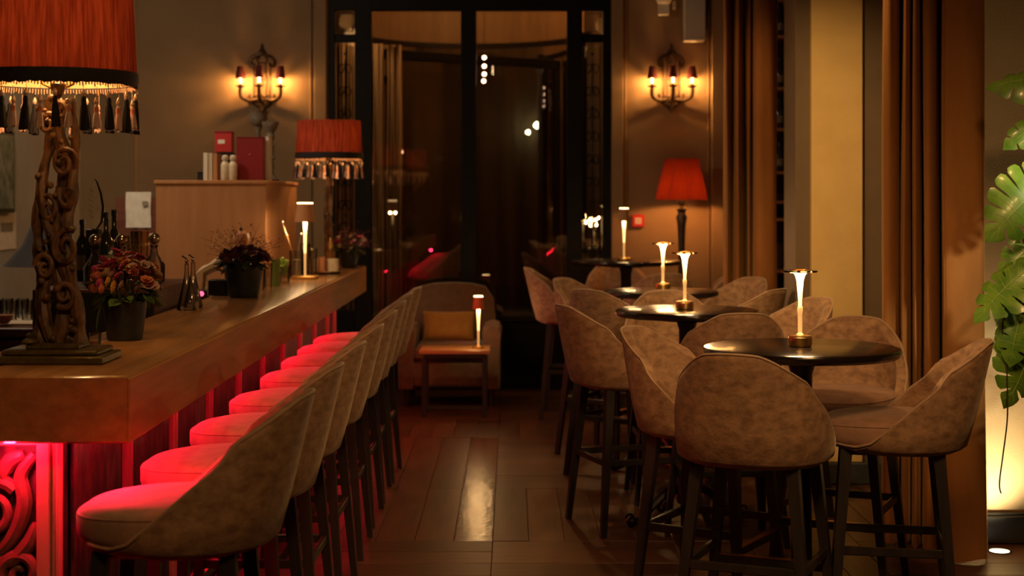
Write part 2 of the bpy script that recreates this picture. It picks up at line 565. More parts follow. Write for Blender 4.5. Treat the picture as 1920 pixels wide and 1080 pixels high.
def plank(x0, x1, y0, y1, m):
    k = (round(x1 - x0, 3), round(y1 - y0, 3), m)
    h = random.uniform(-.0012, .0012)
    c = ((x0 + x1) / 2, (y0 + y1) / 2, -.0035 + h)
    if k not in cache:
        cache[k] = MB().box((0, 0, 0), (x1 - x0 - G, y1 - y0 - G, .007), bev=.0012).build('plank', M[m], floor, c, smooth=False)
    else:
        inst(cache[k], floor, c)


for ri, (y0, y1) in enumerate(rows):
    for ci, (x0, x1) in enumerate(cols):
        if ci == 0:
            along = ri in (2, 3, 4) or ri == 0
        else:
            along = (ri + ci) % 2 == 1
            if ci == 1 and ri in (2, 3):
                along = (ri == 2)
        if along:
            n = 5 if ri != 4 else 6
            wd = (x1 - x0) / n
            for i in range(n):
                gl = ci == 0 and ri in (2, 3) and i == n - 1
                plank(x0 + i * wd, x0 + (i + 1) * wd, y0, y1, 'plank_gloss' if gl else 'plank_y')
        else:
            n = max(4, round((y1 - y0) / .2))
            wd = (y1 - y0) / n
            for i in range(n):
                plank(x0, x1, y0 + i * wd, y0 + (i + 1) * wd, 'plank_x')

struct(MB().box(((XL + XRF) / 2, (YF + 16.5) / 2, ZC + .05), (XRF - XL + .4, 16.5 - YF, .1)).build('ceiling', M['ceiling'], smooth=False))
struct(MB().box((XL - .05, (YF + YB) / 2, ZC / 2), (.1, YB - YF + .2, ZC)).build('wall_left', M['wall_grey'], smooth=False))
OX0, OX1 = -1.53, .835   # entrance opening
wb = MB()
wb.box(((XL + OX0) / 2, YB + .1, ZC / 2), (OX0 - XL, .2, ZC))
wb.box(((XR + OX1) / 2, YB + .1, ZC / 2), (XR - OX1, .2, ZC))
wb.box(((OX0 + OX1) / 2, YB + .1, (3.26 + ZC) / 2), (OX1 - OX0, .2, ZC - 3.26))
struct(wb.build('wall_back', M['wall'], smooth=False))
struct(MB().box((XR + .05, (7.26 + YB) / 2, ZC / 2), (.1, YB - 7.26, ZC)).build('wall_right', M['wall'], smooth=False))
struct(MB().box(((2.02 + XRF) / 2, 7.21, ZC / 2), (XRF - 2.02, .1, ZC)).build('wall_plant', M['cream_wall'], smooth=False))
struct(MB().box((XRF + .05, (YF + 7.16) / 2, ZC / 2), (.1, 7.16 - YF, ZC)).build('wall_side', M['wall'], smooth=False))
struct(MB().box(((XL + XRF) / 2, YF - .05, ZC / 2), (XRF - XL, .1, ZC)).build('wall_front', M['wall'], smooth=False))
# trims of the back wall
tn = 0


def trim(c, d, m='wall', bev=.008):
    return struct(MB().box(c, d, bev=bev).build('trim_%d' % (len([o for o in bpy.data.objects if o.name.startswith('trim_')]) + 1), M[m]))


for (a, b_) in ((1146, 1168), (590, 613)):
    trim((X((a + b_) / 2, YB), YB - .03, ZC / 2), ((b_ - a) * YB / F, .06, ZC))
for px in (1172, 1328, 583, 345 - 90):
    trim((X(px, YB), YB - .012, ZC / 2), (.018, .03, ZC))
trim((X(1343, YB), YB - .06, ZC / 2), (.10, .12, ZC))
for (x0, x1, y, nm) in ((XL, OX0 - .15, YB, 'back_left'), (.95, 1.66, YB, 'back_right')):
    bb = MB().box(((x0 + x1) / 2, y - .012, .06), (x1 - x0, .024, .12), bev=.006)
    bb.box(((x0 + x1) / 2, y - .008, .127), (x1 - x0, .016, .014), bev=.004)
    struct(bb.build('baseboard_' + nm, M['base']))
bb = MB().box(((2.02 + XRF) / 2, 7.148, .065), (XRF - 2.03, .024, .13), bev=.005)
bb.box(((2.02 + XRF) / 2, 7.152, .137), (XRF - 2.03, .016, .014), bev=.004)
struct(bb.build('baseboard_plant', M['base']))

# pilaster between the windows on the right
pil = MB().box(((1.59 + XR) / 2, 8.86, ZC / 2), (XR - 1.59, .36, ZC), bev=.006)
pil_o = struct(pil.build('wall_pilaster', M['shaded_flank']))
struct(MB().box(((1.672 + 1.957) / 2, 8.655, ZC / 2 + .06), (.285, .05, ZC - .12), bev=.006).build('trim_pilaster', M['lit_face']))
struct(MB().box(((1.58 + XR) / 2, 8.64, .06), (XR - 1.58, .06, .12), bev=.006).build('baseboard_pilaster', M['base']))

# ================================================================== ENTRANCE
ent = struct(bpy.data.objects.new('door_1', None))
COL.objects.link(ent)
ent.location = (0, YB, 0)
ent['label'] = 'tall black glazed entrance frame with wrought iron side lights'
ent['category'] = 'door'


def vbar(px0, px1, z0=0, z1=3.2, dy=.06, y=.02, nm='frame_post', bev=.006):
    x0, x1 = X(px0, YB), X(px1, YB)
    return MB().box(((x0 + x1) / 2, y + .03, (z0 + z1) / 2), (x1 - x0, dy, z1 - z0), bev=bev).build(nm, M['frame'], ent)


for (a, b_) in ((614, 627), (665, 696), (864, 893), (1063, 1092), (1131, 1148)):
    vbar(a, b_, 0, 3.26, .09)
for (z0, z1) in ((3.16, 3.26), (0, .12)):
    MB().box(((OX0 + OX1) / 2, .05, (z0 + z1) / 2), (OX1 - OX0, .085, z1 - z0), bev=.006).build('frame_rail', M['frame'], ent)
# sidelights : cross rails and iron work
for (a, b_) in ((627, 665), (1092, 1131)):
    x0, x1 = X(a, YB), X(b_, YB)
    xm = (x0 + x1) / 2
    for z in (2.93, 2.89 - 2.0 + .1, .62):
        MB().box((xm, .05, z), (x1 - x0, .05, .07), bev=.005).build('frame_rail', M['frame'], ent)
    MB().box((xm, .06, 1.66), (x1 - x0 - .002, .006, 2.99)).build('pane', M['pane'], ent, smooth=False)
    MB().box((xm, .05, .35), (x1 - x0 - .002, .04, .5), bev=.01).build('kick_panel', M['frame'], ent)
    g = MB()
    w2 = (x1 - x0) / 2 - .022
    for (za, zb) in ((2.99, 3.14), (1.05, 2.86)):
        loop = [(xm - w2, .035, za), (xm + w2, .035, za), (xm + w2, .035, zb), (xm - w2, .035, zb)]
        g.tube(loop, .005, 4, closed=True)
    for k in range(9):
        zc = 1.15 + k * .19
        for sgn in (-1, 1):
            pts = []
            for i in range(15):
                t = i / 14 * 2.2 * pi
                r = .034 * (1 - i / 22)
                pts.append((xm + sgn * (w2 - .036 - r * cos(t)), .035, zc + r * sin(t) * 1.5))
            g.tube(pts, .0045, 4)
    for k in range(4):
        g.tube([(xm, .035, 1.08 + k * .45), (xm, .035, 1.40 + k * .45)], .004, 4)
        g.sphere((xm, .035, 1.45 + k * .45), .013, 6, 5)
    g.build('iron_scrollwork', M['iron'], ent)
# large panes and lower solid part
for (a, b_) in ((696, 864), (893, 1063)):
    x0, x1 = X(a, YB), X(b_, YB)
    xm = (x0 + x1) / 2
    MB().box((xm, .06, 1.86), (x1 - x0 - .002, .006, 2.6)).build('pane', M['pane'], ent, smooth=False)
    MB().box((xm, .05, .34), (x1 - x0, .05, .44), bev=.01).build('kick_panel', M['frame'], ent)
    MB().box((xm, .045, .34), (x1 - x0 - .14, .06, .30), bev=.012).build('kick_panel_field', M['frame'], ent)
    MB().box((xm, .05, .58), (x1 - x0, .07, .05), bev=.006).build('frame_rail', M['frame'], ent)

# vestibule shell with revolving door drum
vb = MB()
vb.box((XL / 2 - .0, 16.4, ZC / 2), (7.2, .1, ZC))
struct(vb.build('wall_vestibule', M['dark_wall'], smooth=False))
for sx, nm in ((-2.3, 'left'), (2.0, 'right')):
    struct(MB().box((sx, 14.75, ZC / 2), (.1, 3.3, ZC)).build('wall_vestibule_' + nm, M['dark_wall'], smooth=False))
rv = thing('revolving_door', 'brown drum of the revolving door behind the entrance glass', 'door', (-.38, 14.35, 0))
NA = 40
RO = 1.05


def arc(r0, r1, z0, z1, a0=0, a1=2 * pi, n=NA):
    m = MB()
    rr = []
    for i in range(n + 1):
        a = a0 + (a1 - a0) * i / n
        c, s = cos(a), sin(a)
        rr.append([(r0 * c, r0 * s, z0), (r1 * c, r1 * s, z0), (r1 * c, r1 * s, z1), (r0 * c, r0 * s, z1)])
    return m.rings(rr)


arc(RO, RO + .04, 3.12, 3.6, R(0), R(180)).build('drum_header', M['drum'], rv)
arc(RO - .02, RO + .06, 3.08, 3.13, R(0), R(180)).build('drum_ring', M['frame'], rv)
arc(RO + .01, RO + .02, .1, 3.08, R(0), R(180)).build('drum_glass', M['pane'], rv)
for a in (5, 50, 90, 128, 175):
    MB().box((0, 0, 1.5), (.06, .06, 3.0), bev=.006).build('drum_post', M['frame'], rv, (RO * cos(R(a)), RO * sin(R(a)), 0), (0, 0, R(a)))
for a in (35, 215):
    wg = MB()
    wg.box((RO * .5, 0, 2.88), (RO * .94, .04, .09), bev=.006)
    wg.box((RO * .5, 0, .15), (RO * .94, .04, .2), bev=.006)
    wg.box((RO * .95, 0, 1.5), (.05, .04, 2.8), bev=.006)
    wo = wg.build('door_wing', M['frame'], rv, rot=(0, 0, R(a)))
    MB().box((RO * .5, 0, 1.54), (RO * .9, .006, 2.6)).build('wing_glass', M['pane'], wo, smooth=False)
MB().lathe([(.035, .1), (.035, 2.95)], 10).build('centre_post', M['frame'], rv)


# ------------------------------------------------------------------ curtains
def fabric(name, pts, z0, z1, m, label, cat='curtain', flare=.05, nz=14, th=.008, n=6, group=None):
    """pts: (x, y) fold profile; a closed cloth sheet with thickness"""
    P = catmull([(p[0], p[1], 0) for p in pts], n)
    xc = sum(p.x for p in P) / len(P)
    yc = sum(p.y for p in P) / len(P)
    k = len(P)
    nrm = []
    for i in range(k):
        t = P[min(i + 1, k - 1)] - P[max(i - 1, 0)]
        t.normalize()
        nrm.append(Vector((-t.y, t.x, 0)))
    rr = []
    for j in range(nz + 1):
        f = j / nz
        z = z0 + (z1 - z0) * f
        fl = 1 + flare * (1 - f) - flare * .4
        ring = []
        ph = sin(f * 5.0) * .006
        for i, p in enumerate(P):
            a = i / k * 17
            wob = ph * sin(a) + .004 * sin(f * 9 + a * 2)
            zz = z + (.008 * sin(a * 1.7) if j == 0 else 0)
            ring.append((xc + (p.x - xc) * fl + wob, yc + (p.y - yc) * (1 + (1 - f) * .12) + wob, zz))
        for i in reversed(range(k)):
            q = ring[i]
            ring.append((q[0] + nrm[i].x * th, q[1] + nrm[i].y * th, q[2]))
        rr.append(ring)
    o = MB().rings(rr, caps=(False, False)).build(name, m, smooth=True, angle=60)
    return tag(o, label, cat, group)


cp = []
for (p0, p1, dn, bul, m_) in ((1656, 1690, 7.20, .16, 7), (1693, 1711, 7.12, .08, 4), (1713, 1728, 7.06, .07, 4), (1731, 1764, 7.10, .20, 7), (1767, 1845, 6.84, .07, 9)):
    for i in range(m_ + 1):
        f = i / m_
        # a rounded fold bulging towards the room, its deep edge on the right
        cp.append((p0 + (p1 - p0) * (.5 - .5 * cos(pi * f)), dn - bul * (sin(pi * f) ** .45) + (.14 * f * f if p1 < 1800 else 0)))
fabric('curtain', [(X(p, d), d) for p, d in cp], .012, 3.7, M['curtain'], 'wide ochre velvet curtain in deep folds beside the monstera', flare=.07, n=3)
cp = [(1358, 10.9), (1357, 10.6), (1362, 10.45), (1370, 10.55), (1374, 10.7), (1378, 10.5), (1385, 10.42), (1392, 10.55), (1397, 10.75), (1401, 10.5), (1406, 10.44),
      (1411, 10.62), (1413, 10.4), (1420, 10.32), (1436, 10.31), (1450, 10.33), (1456, 10.42), (1457, 10.7)]
fabric('curtain', [(X(p, d), d) for p, d in cp], .012, 3.7, M['curtain'], 'ochre velvet curtain hanging near the red shaded floor lamp', flare=.03)
cp = [(1474, 10.5), (1473, 10.3), (1478, 10.12), (1484, 10.2), (1487, 10.32), (1490, 10.15), (1495, 10.08), (1500, 10.2), (1501, 10.45)]
fabric('curtain', [(X(p, d), d) for p, d in cp], .012, 3.7, M['curtain'], 'narrow ochre curtain strip left of the pale pilaster', flare=.02)
# beige drapes behind the entrance glass
for (a, b_, dd, lb) in ((630, 664, 13.45, 'beige drape behind the narrow left side light of the entrance'), (702, 718, 13.6, 'slim beige drape behind the left edge of the large left pane'),
                        (728, 752, 13.7, 'broader beige drape behind the large left entrance pane')):
    n = 9
    pts = [(X(a + (b_ - a) * i / n, dd), dd + (.05 if i % 2 else -.03)) for i in range(n + 1)]
    fabric('drape', pts, .02, 2.95, M['drape'], lb, flare=.1, group=None)

# glowing globes behind the glass; the row of four imitates ceiling spot reflections
glob = [(908, 108, 'b', .018, 'topmost globe of the row of four imitating reflections in the entrance glass'),
        (908, 124, 'b', .018, 'second globe from top of the row of four imitating reflections in the entrance glass'),
        (908, 139, 'b', .018, 'third globe from top of the row of four imitating reflections in the entrance glass'),
        (907, 152, 'b', .018, 'lowest globe of the row of four imitating reflections in the entrance glass'),
        (1007, 235, 'w', .036, 'brighter greenish white lamp seen through the right entrance pane'),
        (990, 248, 'w', .024, 'smaller greenish white lamp just below the brighter one outside the entrance'),
        (1039, 141, 'p', .020, 'dim pinkish lamp high in the right entrance pane'),
        (709, 286, 'p', .022, 'dim pinkish lamp low in the left entrance pane, left one'),
        (752, 285, 'p', .022, 'dim pinkish lamp low in the left entrance pane, right one')]
for (px, py, kd, r, lb) in glob:
    d = 13.22 if 'four' in lb else 16.2
    gm = {'w': M['white_bulb'], 'p': M['pink_bulb']}.get(kd, M['pink_bulb'])
    t = thing('wall_lamp', lb, 'lamp', (X(px, d), d, Z(py, d)))
    MB().sphere((0, 0, 0), r, 12, 8).build('globe', gm, t)
    if d < 14:
        MB().tube([(0, 0, r * .9), (0, 0, ZC - Z(py, d) if 'topmost' in lb else .048)], .002, 5).build('wire', M['frame'], t)  # added wire carries the row of reflection globes
    else:
        MB().tube([(0, r * .9, 0), (0, .148, 0)], .006, 6).build('bracket', M['frame'], t)

# ================================================================== BAR
BZ = 1.10
BT = .19
BX = -1.075
BY0, BY1 = 4.33, 11.33
PX = -1.30
PY0, PY1 = 4.47, 11.18
bar = thing('bar_counter', 'long oak topped bar counter with dark panelled front and red light strip', 'bar', (0, 0, 0))
top = MB()
top.box(((BX - 1.52) / 2, (BY0 + BY1) / 2, BZ - BT / 2), (1.52 + BX, BY1 - BY0, BT), bev=.006)
top_o = top.build('bar_top', M['oak'], bar)
MB().box((BX + .003, (BY0 + BY1) / 2, BZ - BT / 2 - .002), (.008, BY1 - BY0 + .004, BT - .010), bev=.002).build('fascia', M['oak_fascia'], bar)
MB().box(((-1.522 - 2.4) / 2, (BY0 + 5.02) / 2, BZ - BT / 2), (.878, 5.02 - BY0, BT), bev=.006).build('bar_top_return', M['oak_end'], bar)
MB().box(((PX - 1.55) / 2, (PY0 + PY1) / 2, (BZ - BT) / 2), (.23, PY1 - PY0, BZ - BT - .004)).build('bar_body', M['bar_panel'], bar, smooth=False)
MB().box(((-1.552 - 2.4) / 2, (PY0 + 4.95) / 2, (BZ - BT) / 2), (.84, 4.95 - PY0, BZ - BT - .004)).build('bar_body_return', M['carve_bg'], bar, smooth=False)
ys = [4.475 + i * .694 for i in range(1, 10)] + [11.15]
for y in ys:
    m = MB().box((0, 0, .45), (.026, .05, .90), bev=.006)
    m.box((.014, 0, .45), (.012, .024, .90), bev=.004)
    m.build('front_post', M['bar_post'], bar, (PX + .012, y, 0))
for i in range(10):
    y0 = ([4.50] + ys)[i]
    y1 = ys[i]
    MB().box((0, 0, .48), (.012, y1 - y0 - .10, .80), bev=.005).build('front_panel', M['bar_panel'], bar, (PX + .005, (y0 + y1) / 2, 0))
MB().box((PX + .02, (PY0 + PY1) / 2, .05), (.03, PY1 - PY0, .10), bev=.005).build('plinth', M['black_wood'], bar)
MB().box((-1.19, 7.85, .902), (.018, 6.6, .010)).build('light_strip', M['strip'], bar, smooth=False)['label'] = 'glowing red light strip'
# foot rail
fr = MB()
fr.tube([(-1.06, 4.7, .17), (-1.06, 11.1, .17)], .016, 10)
for y in (5.2, 7.1, 9.0, 10.9):
    fr.tube([(-1.06, y, .17), (-1.12, y, .15), (-1.28, y, .15)], .010, 8)
fr.build('foot_rail', M['iron'], bar)
# carved end : moulded post, frame, scrolls
px0, px1 = X(74, PY0), X(118, PY0)
m = MB()
wd = px1 - px0
m.box((px0 + wd * .30, PY0 - .018, .452), (wd * .56, .036, .904), bev=.005)
m.box((px0 + wd * .70, PY0 - .012, .452), (wd * .20, .026, .904), bev=.005)
m.box((px0 + wd * .92, PY0 - .018, .452), (wd * .18, .036, .904), bev=.005)
m.build('moulded_post', M['bar_post'], bar)
px2 = px0 - .62
MB().box(((px0 + px2) / 2, PY0 - .012, .895), (px0 - px2, .03, .018), bev=.004).build('panel_rail', M['bar_post'], bar)
MB().box((px2 - .04, PY0 - .018, .452), (.08, .036, .904), bev=.005).build('moulded_post', M['bar_post'], bar)


def spiral(cx, cz, r0, turns, a0, sgn=1, n=40, y=PY0 - .012):
    pts = []
    rad = []
    for i in range(n):
        t = i / (n - 1)
        a = a0 + sgn * t * turns * 2 * pi
        r = r0 * (1 - t) ** .8 + .004
        pts.append((cx + r * cos(a), y - .012 * sin(t * pi), cz + r * sin(a)))
        rad.append(.020 * (1 - .6 * t))
    return pts, rad


car = MB()
for (dx, z, r, tr, a0, sg) in ((-.135, .70, .085, 1.7, R(40), 1), (-.05, .52, .055, 1.4, R(200), -1), (-.20, .46, .07, 1.5, R(20), -1), (-.07, .30, .06, 1.5, R(90), 1),
                               (-.20, .20, .075, 1.6, R(0), 1), (-.34, .72, .08, 1.6, R(120), -1), (-.42, .48, .09, 1.7, R(0), 1), (-.40, .22, .07, 1.5, R(180), -1),
                               (-.53, .66, .07, 1.5, R(60), 1), (-.54, .35, .06, 1.5, R(90), -1)):
    p, rd = spiral(px0 + dx, z, r, tr, a0, sg)
    car.tube(p, rd, 8)


def leafy(pts, w0):
    P = catmull(pts, 6)
    n = len(P)
    car.tube([(p.x, PY0 - .012, p.y) for p in [Vector((q.x, q.y, 0)) for q in P]], [max(.003, w0 * sin(pi * (.12 + .88 * i / (n - 1))) ** .7) for i in range(n)], 8)


for pts in (((-.01, .86), (-.05, .80), (-.04, .72), (-.07, .63), (-.13, .57), (-.22, .56)), ((-.005, .66), (-.03, .60), (-.09, .55), (-.16, .60)),
            ((-.04, .86), (-.08, .84), (-.10, .80), (-.08, .77)), ((-.25, .86), (-.22, .80), (-.26, .72), (-.24, .62), (-.20, .60)),
            ((-.02, .44), (-.06, .40), (-.13, .40), (-.18, .34), (-.14, .28)), ((-.01, .20), (-.05, .13), (-.12, .10), (-.24, .09)),
            ((-.28, .40), (-.32, .34), (-.30, .26), (-.26, .14)), ((-.5, .85), (-.46, .80), (-.40, .82), (-.34, .86)), ((-.36, .60), (-.44, .62), (-.5, .55), (-.58, .56))):
    leafy([(px0 + a, b_, 0) for a, b_ in pts], .024)
for k in range(26):
    car.sphere((px0 - .015 - random.random() * .26, PY0 - .006, .06 + random.random() * .40), .008 + random.random() * .006, 7, 5)
car.build('carved_scrollwork', M['carving'], bar)

# ------------------------------------------------------------------ tall oak cabinet behind the bar
CD = 9.5
cx0, cx1 = X(290, CD), X(500, CD)
CZ = 1.705
cab = thing('tall_cabinet', 'tall plain oak cabinet standing behind the bar', 'cabinet', ((cx0 + cx1) / 2, CD + .68, 0))
cw = cx1 - cx0
MB().box((0, 0, .86), (cw - .01, 1.34, 1.65), bev=.004).build('body', M['cab_oak'], cab)
MB().box((0, 0, CZ - .012), (cw + .012, 1.36, .024), bev=.004).build('top', M['cab_oak'], cab)
MB().box((0, 0, .02), (cw - .05, 1.28, .04)).build('plinth', M['black_wood'], cab, smooth=False)
CT = CZ + .001


def onc(px, d=CD + .2):
    return (X(px, d), d, CT)


t = thing('black_box', 'small black box at the left end of the cabinet top', 'box', onc(378))
MB().box((0, 0, .023), (.045, .05, .046), bev=.004).build('body', M['black'], t)
MB().box((0, 0, .05), (.047, .052, .008), bev=.003).build('lid', M['black'], t)
for i, (px, mm, lb, w_, h_) in enumerate(((389, 'white_plastic', 'white spined book standing left of the gold tin on the cabinet', .026, .172), (398, 'gold_tin', 'pale gold book standing between white book and jars', .024, .17), (407, 'cab_oak', 'tan book standing beside the white jars on the cabinet', .026, .168))):
    t = thing('book', lb, 'book', onc(px), group='books on the tall cabinet')
    MB().box((0, .0, h_ / 2), (w_ - .006, .12, h_ - .006)).build('pages', M['paper'], t, smooth=False)
    b = MB()
    b.box((-w_ / 2 + .0015, 0, h_ / 2), (.003, .126, h_))
    b.box((w_ / 2 - .0015, 0, h_ / 2), (.003, .126, h_))
    b.box((0, -.0625, h_ / 2), (w_, .003, h_))
    b.build('cover', M[mm], t, smooth=False)
for px, lb in ((422, 'left white ceramic jar on the cabinet'), (437, 'right white ceramic jar on the cabinet')):
    t = thing('ceramic_jar', lb, 'jar', onc(px, CD + .12), group='white jars on the tall cabinet')
    MB().lathe([(.022, 0), (.026, .006), (.027, .09), (.024, .105), (.015, .118), (.015, .125)], 18).build('body', M['white_ceramic'], t)
    MB().lathe([(.019, .125), (.021, .13), (.021, .148), (.014, .156), (.001, .158)], 18).build('lid', M['white_ceramic'], t)
t = thing('black_carton', 'black carton behind the jars carrying the red box', 'box', onc(424, CD + .42))
MB().box((0, 0, .088), (.10, .09, .176), bev=.003).build('body', M['black'], t)
MB().box((0, 0, .178), (.102, .092, .006), bev=.002).build('lid', M['black'], t)
t = thing('red_box', 'bright red box with cream label on the black carton', 'box', (onc(421, CD + .42)[0], CD + .42, CT + .1815))
MB().box((0, 0, .062), (.108, .09, .124), bev=.003).build('body', M['redbox'], t)
MB().box((0, 0, .129), (.112, .094, .012), bev=.003).build('lid', M['redbox2'], t)
MB().box((-.012, -.046, .068), (.044, .002, .026)).build('label_patch', M['paper'], t, smooth=False)
t = thing('gift_box', 'large dark red box standing on the cabinet', 'box', onc(471, CD + .22))
MB().box((0, 0, .133), (.168, .10, .266), bev=.003).build('body', M['redbox2'], t)
MB().box((0, 0, .2685), (.172, .104, .006), bev=.002).build('lid', M['redbox2'], t)
MB().sphere((.0, -.052, .16), .005, 8, 6).build('stud', M['brass'], t)
t = thing('white_book', 'tall white book upright right of the large dark red box', 'book', onc(503, CD + .35))
MB().box((0, 0, .137), (.018, .12, .268)).build('pages', M['paper'], t, smooth=False)
b = MB()
b.box((-.0115, 0, .139), (.003, .126, .276))
b.box((.0115, 0, .139), (.003, .126, .276))
b.box((0, -.064, .139), (.026, .003, .276))
b.build('cover', M['white_plastic'], t, smooth=False)
for (px, dd, h, lb, mm) in ((484, CD + .88, .47, 'grey carved stone urn behind the large dark red box', 0), (517, CD + .56, .385, 'carved grey candlestick at the right end of the cabinet', 1)):
    t = thing('carved_urn' if mm == 0 else 'candlestick', lb, 'urn' if mm == 0 else 'candlestick', onc(px, dd) if mm == 0 else (X(px, dd) - .0, dd, CT))
    if mm:
        t.location.x = min(t.location.x, cx1 - .065)
    prof = [(.055, 0), (.058, .012), (.035, .03), (.022, .06), (.028, .09), (.018, .13), (.026, .19), (.018, .25), (.016, h - .13), (.03, h - .10)]
    b = MB().lathe(prof, 16)
    for k in range(8):
        a = k * pi / 4
        b.sphere((.028 * cos(a), .028 * sin(a), .15), .010, 6, 5)
        b.sphere((.024 * cos(a), .024 * sin(a), .23), .008, 6, 5)
    b.build('stem', M['stone'], t)
    if mm == 0:
        MB().lathe([(.025, h - .10), (.05, h - .08), (.062, h - .045), (.060, h - .02), (.072, h), (.06, h), (.05, h - .02)], 20).build('bowl', M['stone'], t)
    else:
        MB().lathe([(.03, h - .10), (.024, h - .07), (.045, h - .04), (.055, h - .01), (.055, h), (.04, h), (.035, h - .012)], 20).build('cup', M['stone'], t)

# paper sheets pinned on the side panel, left of the cabinet
pd = 10.2
pb = thing('notice_board', 'dark board behind the bar holding a crumpled white notice', 'board', (X(258, pd), pd, 0))
MB().box((0, .03, .80), (.30, .03, 1.6)).build('board_panel', M['brown_wood'], pb, smooth=False)
pp = []
for j in range(9):
    pp.append([(-.08 + .165 * i / 8, .008 + .006 * sin(i * 1.7 + j * .9), 1.40 + .235 * j / 8) for i in range(9)])
g = MB()
vs = [p for r in pp for p in r]
fs = [(j * 9 + i, j * 9 + i + 1, (j + 1) * 9 + i + 1, (j + 1) * 9 + i) for j in range(8) for i in range(8)]
g.add(vs, fs)
g.add([(p[0], p[1] + .003, p[2]) for p in vs], [tuple(reversed(f)) for f in fs])
nb = g.build('notice_sheet', M['paper'], pb)
MB().box((.05, -.004, 1.56), (.036, .002, .03)).build('printed_block', M['ink'], pb, smooth=False)

# back counter at the far left
bc = thing('back_counter', 'dark red brown back counter with drawers behind the bar at left', 'counter', (-2.93, 8.55, 0))
MB().box((0, 0, .43), (1.20, 1.06, .86), bev=.004).build('body', M['brown_wood'], bc)
MB().box((0, 0, .90), (1.24, 1.12, .05), bev=.006).build('worktop', M['brown_wood'], bc)
for (x, z) in ((-.4, .70), (0, .70), (.4, .70), (-.4, .40), (0, .40), (.4, .40)):
    d_ = MB().box((x, -.54, z), (.37, .025, .25), bev=.006).build('drawer', M['brown_wood'], bc)
    MB().box((x, -.556, z + .09), (.12, .012, .012), bev=.003).build('handle', M['black'], d_)
# tray and glasses on it
t = thing('bar_mat', 'pale towel spread on the back counter', 'towel', (-2.72, 8.42, .926))
MB().box((0, 0, .006), (.62, .56, .012), bev=.004).build('cloth', M['towel'], t)


def glass(name, lb, cat, loc, h=.11, r=.034, m='clear', group=None, stem=False):
    if stem:
        prof = [(.030, 0), (.030, .003), (.004, .008), (.004, h * .5), (.02, h * .55), (r, h * .75), (r * .85, h), (r * .82, h), (r * .95, h * .75), (.015, h * .58)]
    else:
        prof = [(r * .85, 0), (r, h), (r - .002, h), (r * .85 - .002, .008)]
    o = MB().lathe(prof, 18).build(name, M[m], None, loc)
    return tag(o, lb, cat, group)


k = 0
for row in range(2):
    for i in range(6):
        glass('drinking_glass', 'upturned clear glass on the back counter towel, %s row, %s from the left' % (('front', 'rear')[row], ('first', 'second', 'third', 'fourth', 'fifth', 'sixth')[i]), 'glass', (-2.96 + i * .085 + row * .02, 8.36 + row * .13, .939), .105, .034, group='glasses on the back counter')
t = thing('small_red_bowl', 'small red dish on the back counter edge', 'bowl', (-2.66, 8.10, .939))
MB().lathe([(.02, 0), (.045, .025), (.05, .045), (.046, .045), (.02, .008)], 20).build('bowl', M['salmon'], t)
# dark lampshade on the left : black coolie shade lamp
t = thing('table_lamp', 'unlit lamp with wide black conical shade on the back counter', 'lamp', (X(92, 8.9), 8.9, .9265))
b = MB().lathe([(.07, 0), (.075, .015), (.03, .03), (.018, .08), (.03, .14), (.018, .22), (.012, .30)], 18)
b.build('base', M['iron'], t)
MB().lathe([(.255, .28), (.15, .40), (.055, .62), (.052, .62), (.146, .40), (.25, .28)], 32).build('lamp_shade', M['black_trim'], t)
# framed print on the left wall
t = thing('framed_print', 'green framed print at the left edge of the grey wall', 'picture', (XL + .03, 10.85, 1.78))
MB().box((0, 0, 0), (.03, .42, .58), bev=.005).build('frame', M['black'], t)
MB().box((.017, 0, 0), (.004, .36, .52)).build('print', M['art'], t, smooth=False)
t = thing('paper_notice', 'pale paper notice on the grey wall below the framed print', 'paper', (XL + .004, 11.0, 1.36))
MB().box((0, 0, 0), (.004, .42, .26)).build('sheet', M['paper'], t, smooth=False)
MB().box((.004, 0, .03), (.002, .26, .06)).build('printed_block', M['ink'], t, smooth=False)

# low work bench directly behind the bar top (where bottles and tools stand)
wbn = thing('work_bench', 'steel work bench tucked behind the oak bar top', 'bench', (-1.85, 7.1, 0))
MB().box((0, 0, .875), (.60, 4.2, .05), bev=.005).build('worktop', M['steel'], wbn)
MB().box((0, 0, .43), (.52, 4.1, .80)).build('body', M['brown_wood'], wbn, smooth=False)
WZ = .902
SZ = 1.191
t = thing('bottle_stand', 'dark raised stand for bottles and mixing cups behind the bar', 'stand', (-1.865, 7.35, WZ - .001))
MB().box((0, 0, .145), (.55, .90, .287), bev=.004).build('body', M['brown_wood'], t)
MB().box((0, -.452, .15), (.53, .008, .25), bev=.003).build('front_board', M['black'], t)


def bottle(px, d, z0, h, r, m, lb, cat='bottle', group=None, cap='black'):
    t = thing('bottle', lb, cat, (X(px, d), d, z0), group=group)
    MB().lathe([(r * .9, 0), (r, .006), (r, h * .55), (r * .9, h * .62), (r * .35, h * .75), (r * .32, h * .93)], 18).build('body', M[m], t)
    MB().lathe([(r * .38, h * .92), (r * .38, h), (r * .3, h)], 14).build('cap', M[cap], t)
    MB().lathe([(r * 1.02, h * .18), (r * 1.02, h * .42)], 18, caps=(False, False)).build('label_band', M['ink'], t)
    return t


